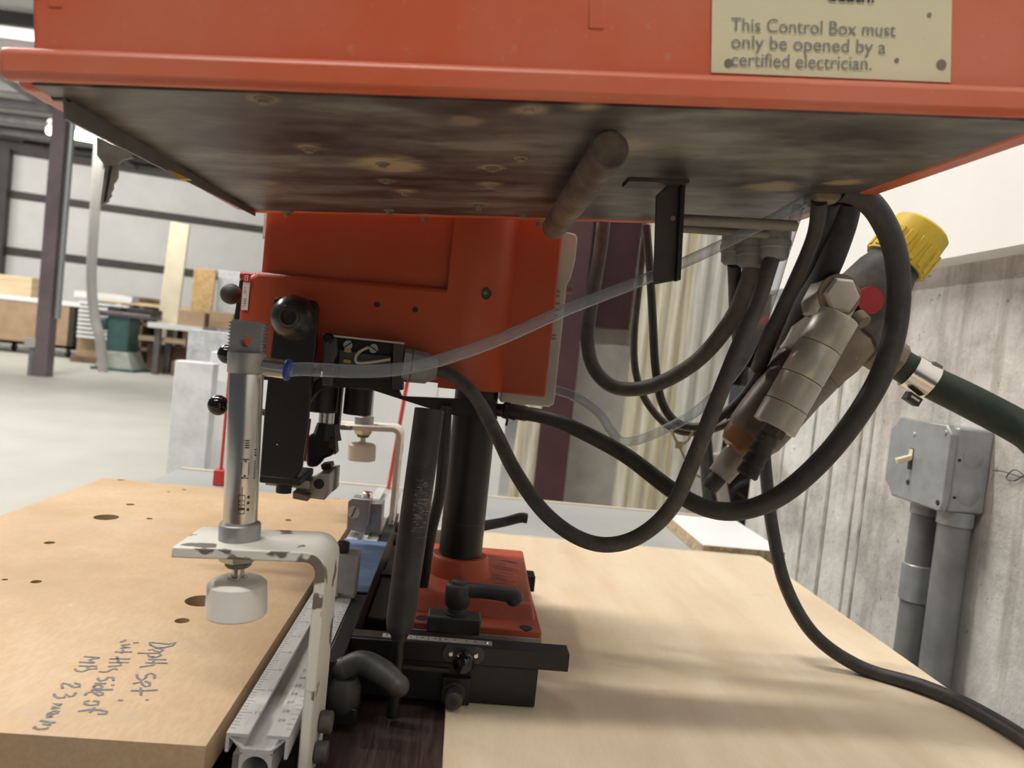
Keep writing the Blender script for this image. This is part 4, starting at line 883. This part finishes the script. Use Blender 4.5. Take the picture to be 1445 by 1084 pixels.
# inlet port, hose clamp, green hose
i0, i1, i2, i3 = PY(1232, 492, .59), PY(1268, 513, .585), PY(1305, 535, .58), PY(1445, 607, .55)
G().cyl(i0, i1, .0165, n=8).obj('inlet_port', 'cast_dirty', rg, .001)
tag(G().tube([i1, i2, PY(1370, 567, .565), i3, PY(1545, 668, .50), V((.535, .30, 1.03)), V((.55, .02, .90)), V((.55, -.2, .70))], [.0128, .0132] + [.0136] * 6, 22, 6).obj('green_hose', 'green_hose', None, ang=60), 'thick dark green rubber hose feeding the filter regulator', 'hose')
hc = thing('hose_clamp', i2, 'steel worm clamp tightened on the dark green hose', 'hose clamp')
G().lathe(PY(1283, 523, .583), PY(1313, 541, .5785), [(0, .0146), (1, .0148)], 30).obj('band', 'chrome', hc)
p = PY(1287, 563, .575); G().box(p, (.0125, .008, .0075), Matrix.Rotation(.45, 3, 'Y')).obj('worm_housing', 'dark_steel', hc, .0008); G().box(p + V((0, -.0042, .0005)), (.008, .0006, .0016), Matrix.Rotation(.45, 3, 'Y')).obj('worm_slot', 'chrome', hc)
p = PY(1321, 516, .575); G().box(p, (.008, .006, .003), Matrix.Rotation(.45, 3, 'Y')).obj('clamp_tongue', 'rod_grey', hc)
# ================================================================== SWITCH BOX AND CONDUITS
eb = thing('light_switch', (.585, .86, .985), 'grey metal switch box with ivory toggle on the concrete wall', 'switch')
yb0, yb1, zb0, zb1 = .800, .918, .9895, 1.090
G().bx(.566, .6098, yb0 + .001, yb1 - .003, zb0 + .001, zb1 - .002).obj('box', 'galv', eb, .003)
cpl = [(yb0, zb0 + .012), (yb0 + .004, zb0), (yb1 - .018, zb0 + .0), (yb1 - .010, zb0 + .010), (yb1, zb0 + .016), (yb1, zb1 - .016), (yb1 - .010, zb1 - .010), (yb1 - .016, zb1), (yb0 + .010, zb1), (yb0, zb1 - .010)]
G().prism([(.5575, a, b) for a, b in cpl], (.009, 0, 0)).obj('cover_plate', 'galv', eb, .0022, seg=3)
ty, tz = .868, 1.041
G().bx(.5568, .5578, ty - .004, ty + .004, tz - .013, tz + .013).obj('toggle_slot', 'ink', eb)
G().bx(.5560, .5580, ty - .0035, ty + .0035, tz + .000, tz + .012).obj('toggle_collar', 'ivory', eb)
G().box((.549, ty, tz - .001), (.020, .006, .0065), Matrix.Rotation(-.35, 3, 'Y')).obj('toggle', 'ivory', eb, .0008)
for a, b in ((ty, 1.071), (ty, 1.012), (yb0 + .008, zb0 + .010), (yb0 + .010, zb1 - .010)):
    G().lathe((.5577, a, b), (.5562, a, b), [(0, .0036), (1, .0024)], 14).obj('cover_screw', 'galv' if b > 1.02 else 'ink', eb)
for z_ in (1.012, 1.055):
    G().lathe((.588, yb0 + .0012, z_), (.588, yb0 + .0004, z_), [(0, .0125), (.6, .0125), (1, .0120)], 24).obj('knockout', 'galv', eb); G().cyl((.5715, yb0 + .0012, z_ - .004), (.5715, yb0 + .0002, z_ - .004), .0018, n=10).obj('screw_hole', 'ink', eb)
for nm, px, py, r, lab in ((0, 1302, 745, .0150, 'grey steel conduit with slip coupling dropping from the switch box'), (1, 1346, 745, .0175, 'thicker plain grey conduit dropping from the switch box')):
    p = PX(px, py, .588); t_ = thing('conduit', (.588, p.y, 0), lab, 'conduit')
    G().cyl((.588, p.y, .0), (.588, p.y, zb0 + .001), r, n=28).obj('pipe', 'galv_d', t_)
    G().rod((.588, p.y, zb0 - .016), (.588, p.y, zb0 + .001), r + .0018, .001).obj('connector', 'galv', t_)
    if nm == 0: G().rod((.588, p.y, .865), (.588, p.y, .911), r + .0028, .001).obj('coupling', 'galv', t_)
tag(G().tube([PX(a, b, .607) for a, b in ((1401, 664), (1412, 665), (1424, 668), (1436, 672), (1448, 674), (1432, 663), (1420, 674), (1430, 679), (1446, 671), (1460, 672))], .0006, 6, 6).obj('thin_wire', 'girt'), 'thin curled dark wire on the concrete beside the switch box', 'wire')
# ================================================================== BEHIND THE BENCH
gt = thing('side_table', (.05, 1.12, 0), 'low grey laminate table with pale edge behind the plywood sheet', 'table')
G().bx(-.455, .472, .985, 1.272, .838, .866).obj('table_top', 'grey_lam', gt, .001); G().bx(-.455, .472, 1.272, 1.282, .832, .8675).obj('edge_band', 'band', gt)
G().bx(-.44, .46, 1.00, 1.26, .70, .838).obj('apron', 'grey_lam', gt)
for x in (-.42, .43):
    for y in (1.02, 1.24): G().bx(x - .025, x + .025, y - .025, y + .025, 0, .70).obj('leg', 'grey_lam', gt)
wp = thing('melamine_offcut', (.43, 1.06, .866), 'white melamine offcut with bare particle board edge on grey table', 'board')
G().bx(  .3535, .470, .985, 1.175, .8665, .8835).obj('core', 'particle', wp); G().bx(  .3535, .470, .985, 1.175, .8835, .8845).obj('white_face', 'melamine', wp)
# red posts standing on the grey table
for i, (x0, y0, x1, y1, Yp, lb_) in enumerate(((329, 470, 310, 684, 1.11, 'thin red post with square red foot on the grey table'), (579, 515, 548, 690, 1.235, 'plain red post leaning on grey table behind the far clamp'))):
    b_ = PZ(x1, y1, .8665); a = PY(x0, y0, b_.y)
    o = thing('red_post', b_, lb_, 'post')
    G().tube([b_, a], .0034 if i else .0024, 10, 1).obj('shaft', 'red', o)
    if i == 0: G().box(b_ + Z * .012, (.016, .02, .024)).obj('foot', 'red', o, .001)
# big white sheets standing on the floor
def sheet(name, px0, px1, pyt, Yd, thick, m, label, zt=None, zb=0., cat='sheet', dx=0.):
    a, b_ = PY(px0, pyt, Yd), PY(px1, pyt + (px1 - px0) * .105, Yd)
    z1 = zt if zt else (a.z + b_.z) / 2
    return tag(G().prism([(a.x - dx, Yd, zb), (b_.x - dx, Yd, zb), (b_.x, Yd, z1), (a.x, Yd, z1)], (0, thick, 0)).obj(name, m, None, .003), label, cat)
sheet('foam_sheet', 247, 301, 508, 2.05, .05, 'foam', 'low white foam sheet standing foremost behind the grey table')
sheet('foam_sheet', 298, 620, 495, 2.15, .05, 'white_panel', 'wide smooth white sheet standing behind the orange machine')
sheet('foam_sheet', 266, 345, 464, 2.40, .05, 'foam_g', 'speckled grey foam sheet, tallest in the stack beside the near clamp')
sheet('white_panel', 560, 720, 520, 2.7, .02, 'white_panel', 'white panel standing in shade between the black column and maroon post')
# maroon steel column, precast pier, fibreglass sheets
Yc = 2.25
mc = thing('steel_column', (PY(780, 600, Yc).x, Yc, 0), 'maroon steel column standing behind the orange head', 'column')
xa, xb = PY(772, 560, Yc).x, PY(809, 560, Yc).x
G().bx(xa - .012, xb + .004, Yc, Yc + .008, 0, 3.0).obj('flange', 'maroon', mc); G().bx((xa + xb) / 2 - .004, (xa + xb) / 2 + .004, Yc + .008, Yc + .14, 0, 3.0).obj('web', 'maroon', mc); G().bx(xa - .012, xb + .004, Yc + .14, Yc + .148, 0, 3.0).obj('flange', 'maroon', mc)
q = [PY(a, b, Yc + .16) for a, b in ((805, 460), (886, 466), (912, 290), (835, 280))]; q[2].z = q[3].z = 2.4
G().prism([(p.x, Yc + .152, p.z) for p in q], (0, .012, 0)).obj('gusset_plate', 'maroon', mc)
xa, xb = PY(808, 600, 2.45).x, PY(880, 600, 2.45).x
tag(G().bx(xa - .12, xb + .04, 2.46, 2.75, 0, 2.6).obj('precast_pier', 'precast', None, .004), 'pale precast concrete pier behind the maroon steel column', 'pier')
def corr(name, px0, px1, Yd, m, label, lean, zt, ph=0.):
    a, b_ = PY(px0, 650, Yd), PY(px1, 650, Yd); L = b_.x - a.x; n = 60; g = G(); va = []; vb = []
    for k in range(n + 1):
        x = a.x + L * k / n; y = Yd + .0016 * math.sin(k / n * L / .045 * 2 * math.pi + ph)
        va.append((g.b.verts.new((x, y, 0)), g.b.verts.new((x + lean, y + .06, zt)))); vb.append((g.b.verts.new((x, y + .004, 0)), g.b.verts.new((x + lean, y + .064, zt))))
    for k in range(n):
        g.face([va[k][0], va[k + 1][0], va[k + 1][1], va[k][1]]); g.face([vb[k][0], vb[k][1], vb[k + 1][1], vb[k + 1][0]])
        g.face([va[k][0], vb[k][0], vb[k + 1][0], va[k + 1][0]]); g.face([va[k][1], va[k + 1][1], vb[k + 1][1], vb[k][1]])
    g.face([va[0][0], va[0][1], vb[0][1], vb[0][0]]); g.face([va[n][0], vb[n][0], vb[n][1], va[n][1]])
    tag(g.obj(name, m, None, ang=70), label, 'corrugated sheet')
corr('corrugated_sheet', 862, 948, 2.20, 'fibre', 'yellowed corrugated fibreglass sheet leaning next to the precast pier', .06, 2.0)
corr('corrugated_sheet', 935, 1006, 2.12, 'fibre_g', 'greyish corrugated fibreglass sheet overlapping the yellowed one', .07, 2.0, 1.)
corr('corrugated_sheet', 712, 762, 2.33, 'fibre', 'narrow corrugated fibreglass sheet between black column and maroon post', .05, 1.35, 2.)
# tool rack in the corner beyond the concrete wall
rk = thing('tool_rack', (.95, 2.6, 0), 'timber tool rack in the dark corner beyond the concrete wall', 'rack')
for zz in (.25, .585, 1.02, 1.30): G().bx(.68, 1.32, 2.35, 2.75, zz, zz + .02).obj('shelf', 'dark_wood', rk)
for x in (.68, 1.30): G().bx(x, x + .03, 2.33, 2.76, 0, 1.6).obj('upright', 'pine', rk)
G().bx(.66, 1.34, 2.76, 2.78, 0, 1.7).obj('back_board', 'dark_wood', rk)
vi = thing('bench_vise', (.93, 2.45, 1.04), 'grey bench vise sitting on the tool rack shelf', 'vise')
p = PY(1040, 500, 2.40); 
G().bx(p.x - .05, p.x + .12, 2.37, 2.47, 1.04, 1.09).obj('body', 'alu_dull', vi, .008); G().bx(p.x - .06, p.x - .03, 2.36, 2.48, 1.05, 1.14).obj('jaw', 'alu_dull', vi, .004); G().bx(p.x + .03, p.x + .06, 2.36, 2.48, 1.05, 1.15).obj('jaw', 'alu_dull', vi, .004)
G().cyl(V((p.x - .02, 2.34, 1.06)), V((p.x - .02, 2.40, 1.06)), .03).obj('screw_boss', 'chrome', vi)
ch_ = thing('clamp_handle', PY(1000, 480, 2.28), 'red handled toggle clamp hooked on the tool rack', 'clamp')
q = [PY(a, b, 2.30) for a, b in ((977, 480), (990, 481), (1005, 478), (1015, 462), (1020, 444), (1026, 442), (1028, 452))]; G().tube(q, [.013, .012, .007, .007, .007, .006, .006], 12).obj('lever', 'red', ch_)
q = [PY(a, b, 2.31) for a, b in ((1035, 470), (1050, 462), (1075, 455), (1095, 450))]; G().tube(q, .012, 10).obj('jaw_arm', 'red', ch_); G().tube([PY(1020, 470, 2.31), PY(1036, 468, 2.31)], .006, 8, 1).obj('link', 'chrome', ch_)
wl = thing('black_wheel', PY(1060, 712, 2.0), 'small black spoked wheel on the floor rack in the corner', 'wheel')
p = PY(1060, 698, 2.42); p.z = .605 + .0895
ringp = [p + V((.075 * math.cos(2 * math.pi * k / 24), 0, .075 * math.sin(2 * math.pi * k / 24))) for k in range(25)]
G().tube(ringp, .014, 10, 1, False).obj('tyre', 'black_rub', wl)
for k in range(5):
    a = 2 * math.pi * k / 5; G().tube([p, p + V((.07 * math.cos(a), 0, .07 * math.sin(a)))], .007, 8, 1).obj('spoke', 'dark_steel', wl)
G().cyl(p + V((0, -.02, 0)), p + V((0, .02, 0)), .018).obj('hub', 'red_d', wl)
def tofl(a, b): return [a, a + (b - a) * ((a.z - .02) / (a.z - b.z))]
tag(G().tube(tofl(PY(1010, 640, 2.05), PY(1026, 735, 2.05)), .018, 8, 1).obj('timber_offcut', 'wire'), 'pale timber stick leaning in the corner near the wheel', 'timber')
tag(G().tube(tofl(PY(994, 610, 2.0), PY(1004, 740, 2.0)), .02, 8, 1).obj('steel_bar', 'dark_steel'), 'dark steel bar leaning beside the pale timber stick', 'bar')
# ================================================================== FAR HALL
p = PZ(60, 531, 0); hc_ = thing('hall_column', p, 'maroon hall column with small junction box near its foot', 'column')
G().box((p.x, p.y, 3.2), (.20, .20, 6.4)).obj('shaft', 'maroon_far', hc_); G().cyl((p.x + .15, p.y, .9), (p.x + .15, p.y, 5.8), .045, n=12).obj('cable_pipe', 'galv', hc_)
G().cyl((p.x - .15, p.y - .06, 0), (p.x - .15, p.y - .06, .45), .04, n=12).obj('conduit_drop', 'galv_d', hc_); G().box((p.x - .16, p.y - .08, .50), (.16, .1, .14)).obj('junction_box', 'pvc', hc_, .01)
# dust duct
q = [PY(a, b, 13.6) for a, b in ((142, 165), (137, 250), (131, 340), (129, 400), (134, 450), (141, 478))] + [V((0, 0, 0))]
q[-1] = V((PY(148, 496, 13.8).x, 13.8, .0))
tag(G().tube(q, .085, 14, 6).obj('dust_duct', 'pvc'), 'grey dust duct pipe dropping towards the green saw', 'duct')
# rolling cart with brown sides
p0, p1 = PZ(2, 497, 0), PZ(106, 506, 0); Yk = (p0.y + p1.y) / 2
ct = thing('panel_cart', (p1.x - 1.4, Yk, 0), 'rolling cart with brown panel sides on castors', 'cart')
xl, xr = p1.x - 2.6, p1.x
zt_ = PY(60, 428, Yk).z; zb_ = .20
G().bx(xl, xr - .12, Yk, Yk + .05, zb_, zt_).obj('side_panel', 'card', ct); G().bx(xr - .12, xr, Yk, Yk + .9, zb_ - .02, zt_).obj('end_post', 'dark_steel', ct); G().bx(xl, xr, Yk, Yk + .9, zb_, zb_ + .06).obj('deck', 'dark_wood', ct); G().bx(xl, xr, Yk + .85, Yk + .9, zb_, zt_).obj('side_panel', 'card', ct)
G().bx(xl, xr + .1, Yk - .02, Yk + .95, zt_, zt_ + .10).obj('top_board', 'melamine', ct)
for x in (xl + .3, xr - 1.65, xr - .12):
    for y in (Yk + .08, Yk + .8): G().cyl((x - .02, y, .08), (x + .03, y, .08), .08, n=16).obj('castor', 'black', ct); G().bx(x - .03, x + .04, y - .03, y + .03, .12, zb_).obj('castor_fork', 'dark_steel', ct)
tz0 = zt_ + .10
q = PY(49, 395, Yk + .2); tag(G().bx(xl, q.x, Yk + .1, Yk + .6, tz0, tz0 + .42).obj('timber_stack', 'pine', None, .01), 'pale stack of pine boards lying on the panel cart', 'timber')
for i, (a, b, c_, d_, lb_) in enumerate(((50, 120, 408, 404, 'long pine plank spanning the shelf behind the cart'), (60, 165, 412, 418, 'dark plank resting below the long pine plank'))):
    u, v = PY(a + 62, c_, 17.1), PY(b + 62, c_, 17.1); u.y = v.y = 16.95 + .2 * i; u.z = v.z = 1.415
    tag(G().tube([u, v], .06, 4, 1).obj('plank', 'pine' if i == 0 else 'dark_wood'), lb_, 'plank')
# lumber shelf behind
ls = thing('lumber_shelf', (-7.2, 17.1, 0), 'low lumber shelf running along the far hall wall', 'shelf')
u = PY(138, 425, 16.9); v = PY(330, 448, 16.9)
for zz in (.30, .85, 1.28): G().bx(u.x, v.x, 16.8, 17.4, zz, zz + .07).obj('shelf_board', 'dark_wood' if zz < 1 else 'pine', ls)
for k in range(7):
    x = u.x + (v.x - u.x) * k / 6; G().bx(x - .05, x + .05, 16.8, 17.4, 0, 1.28).obj('post', 'pine' if k % 2 else 'dark_wood', ls)
G().bx(u.x, v.x, 17.4, 17.45, 0, 1.35).obj('back_panel', 'dark_wood', ls)
# slatted white stack
a, b_ = PY(112, 430, 15.5), PY(158, 470, 15.5)
sl = thing('slat_stack', (a.x, 15.5, 0), 'stack of white slatted shutters beside the dust duct', 'shutters')
G().bx(a.x - .05, b_.x + .35, 15.62, 15.8, .12, a.z).obj('core_block', 'card', sl)
zz0 = b_.z - .15
for k in range(9): G().bx(a.x, b_.x + .3, 15.48, 15.62, zz0 + k * .085, zz0 + k * .085 + .05).obj('slat', 'melamine', sl)
G().bx(a.x - .1, b_.x + .35, 15.46, 15.8, zz0 + .80, zz0 + .92).obj('top_slab', 'melamine', sl); G().bx(a.x - .1, b_.x + .35, 15.5, 15.8, 0, .12).obj('skid', 'dark_wood', sl)
# green saw
sp = PZ(172, 517, 0); ys = sp.y * .93; 
P_ = lambda a, b: PY(a, b, ys)
p = PY(172, 516, ys); gz = p.z
sw_ = thing('jointer', (p.x, ys, 0), 'green jointer with iron table on a flared dusty base', 'machine')
fs = ys / F
bl_, br_ = P_(143, 516), P_(200, 518)
def frus(x0, x1, z0, x2, x3, z1, y0, y1):
    g = G(); lo = [(x0, y0, z0), (x1, y0, z0), (x1, y1, z0), (x0, y1, z0)]; hi = [(x2, y0 + .06, z1), (x3, y0 + .06, z1), (x3, y1 - .06, z1), (x2, y1 - .06, z1)]
    a = [g.b.verts.new(q) for q in lo]; b = [g.b.verts.new(q) for q in hi]; g.face(a[::-1]); g.face(b)
    for k in range(4): g.face([a[k], a[(k + 1) % 4], b[(k + 1) % 4], b[k]])
    return g
zc = lambda px, py: max(.0, P_(px, py).z)
frus(bl_.x, br_.x, 0, P_(155, 496).x, P_(189, 498).x, zc(172, 496), ys - .35, ys + .35).obj('flared_base', 'saw_green_l', sw_, .02)
G().bx(bl_.x - .02, br_.x + .02, ys - .38, ys + .38, 0, .05).obj('plinth', 'saw_green', sw_)
G().bx(P_(159, 470).x, P_(190, 470).x, ys - .25, ys + .25, zc(172, 497), zc(172, 447)).obj('pedestal', 'saw_green', sw_, .03)
G().bx(P_(145, 460).x, P_(160, 460).x, ys - .30, ys + .1, zc(152, 466), zc(152, 448)).obj('motor', 'saw_green', sw_, .06)
G().bx(P_(150, 440).x, P_(222, 440).x, ys - .28, ys + .28, zc(186, 449), zc(186, 442)).obj('table', 'cast_iron', sw_, .02)
G().bx(P_(158, 434).x, P_(178, 434).x, ys - .2, ys + .1, zc(168, 442), zc(168, 433)).obj('fence', 'girt', sw_, .03); G().bx(P_(186, 440).x, P_(224, 440).x, ys - .24, ys + .2, zc(205, 444), zc(205, 436)).obj('outfeed_table', 'girt', sw_, .02)
# far work table with clutter, leaning boards
tz_ = PY(255, 460, ys).z
ft_ = thing('far_table', (P_(255, 460).x, ys, 0), 'far work table with white top beside the jointer', 'table')
G().bx(P_(218, 455).x, P_(294, 460).x, ys - .3, ys + .5, tz_ - .08, tz_ + .02).obj('top', 'melamine', ft_)
for px in (228, 292):
    G().bx(P_(px, 490).x - .05, P_(px, 490).x + .05, ys - .25, ys - .15, 0, tz_ - .08).obj('leg', 'cast_iron', ft_)
    G().bx(P_(px, 490).x - .05, P_(px, 490).x + .05, ys + .3, ys + .4, 0, tz_ - .08).obj('leg', 'cast_iron', ft_)
G().bx(P_(195, 480).x, P_(262, 480).x, ys, ys + .06, zc(230, 483), zc(230, 476)).obj('stretcher', 'pine', ft_); G().bx(P_(195, 480).x, P_(300, 480).x, ys + .45, ys + .5, .05, zc(230, 488)).obj('dark_panel', 'dark_wood', ft_)
def lean(name, pts, Yd, m, label, thick=.06, cat='board'):
    q = [PY(a, b, Yd) for a, b in pts]
    for k_, t_ in ((0, 3), (1, 2)): q[k_] = q[t_] + (q[k_] - q[t_]) * (q[t_].z / (q[t_].z - q[k_].z))
    return tag(G().prism(q, (0, thick, 0)).obj(name, m, None, .008), label, cat)
lean('cream_board', ((223, 446), (251, 450), (267, 318), (241, 312)), ys + .55, 'cream', 'tall cream board leaning behind the far work table')
lean('strand_board', ((268, 440), (297, 457), (305, 381), (274, 378)), ys + .60, 'osb', 'short tan strand board leaning beside the cream board')
lean('grey_board', ((303, 450), (334, 456), (340, 384), (308, 380)), ys + .75, 'foam_g', 'pale grey board leaning beside the strand board')
for i, (a, b, c_, d_, lb_, yy) in enumerate(((250, 290, 434, 451, 'cardboard box on the far table beneath the cream board', .02), (294, 330, 442, 462, 'cardboard carton at the end of the far table', .1), (242, 262, 492, 510, 'cardboard carton on the floor under the far table', .1))):
    u, v = PY(a, d_, ys + yy), PY(b, c_, ys + yy)
    z0 = tz_ + .02 if i == 0 else (tz_ + .02 if i == 1 else 0.)
    bxo = thing('carton', ((u.x + v.x) / 2, ys + yy, z0), lb_, 'box')
    h_ = max(.15, v.z - u.z); G().bx(u.x, v.x, ys + yy, ys + yy + .3, z0, z0 + h_).obj('box', 'card', bxo, .01); G().bx(u.x, v.x, ys + yy - .002, ys + yy + .302, z0 + h_ * .48, z0 + h_ * .52).obj('tape', 'particle', bxo)
# far strip light and a beam below the roof
a, b_ = PY(68, 184, 14.0), PY(142, 197, 14.0)
fl_ = thing('strip_light', (a + b_) / 2, 'glowing fluorescent strip light under the hall roof', 'light')
d = (b_ - a); G().tube([a, b_ + d * .5], .075, 10, 1).obj('tube', 'glow', fl_); G().tube([a + Z * .14, b_ + d * .5 + Z * .14], .07, 4, 1).obj('reflector', 'galv', fl_)
for f_ in (.2, 1.2): p = a + d * f_; G().cyl(p + Z * .16, V((p.x, p.y, 5.72)), .012, n=8).obj('hanger', 'galv', fl_)
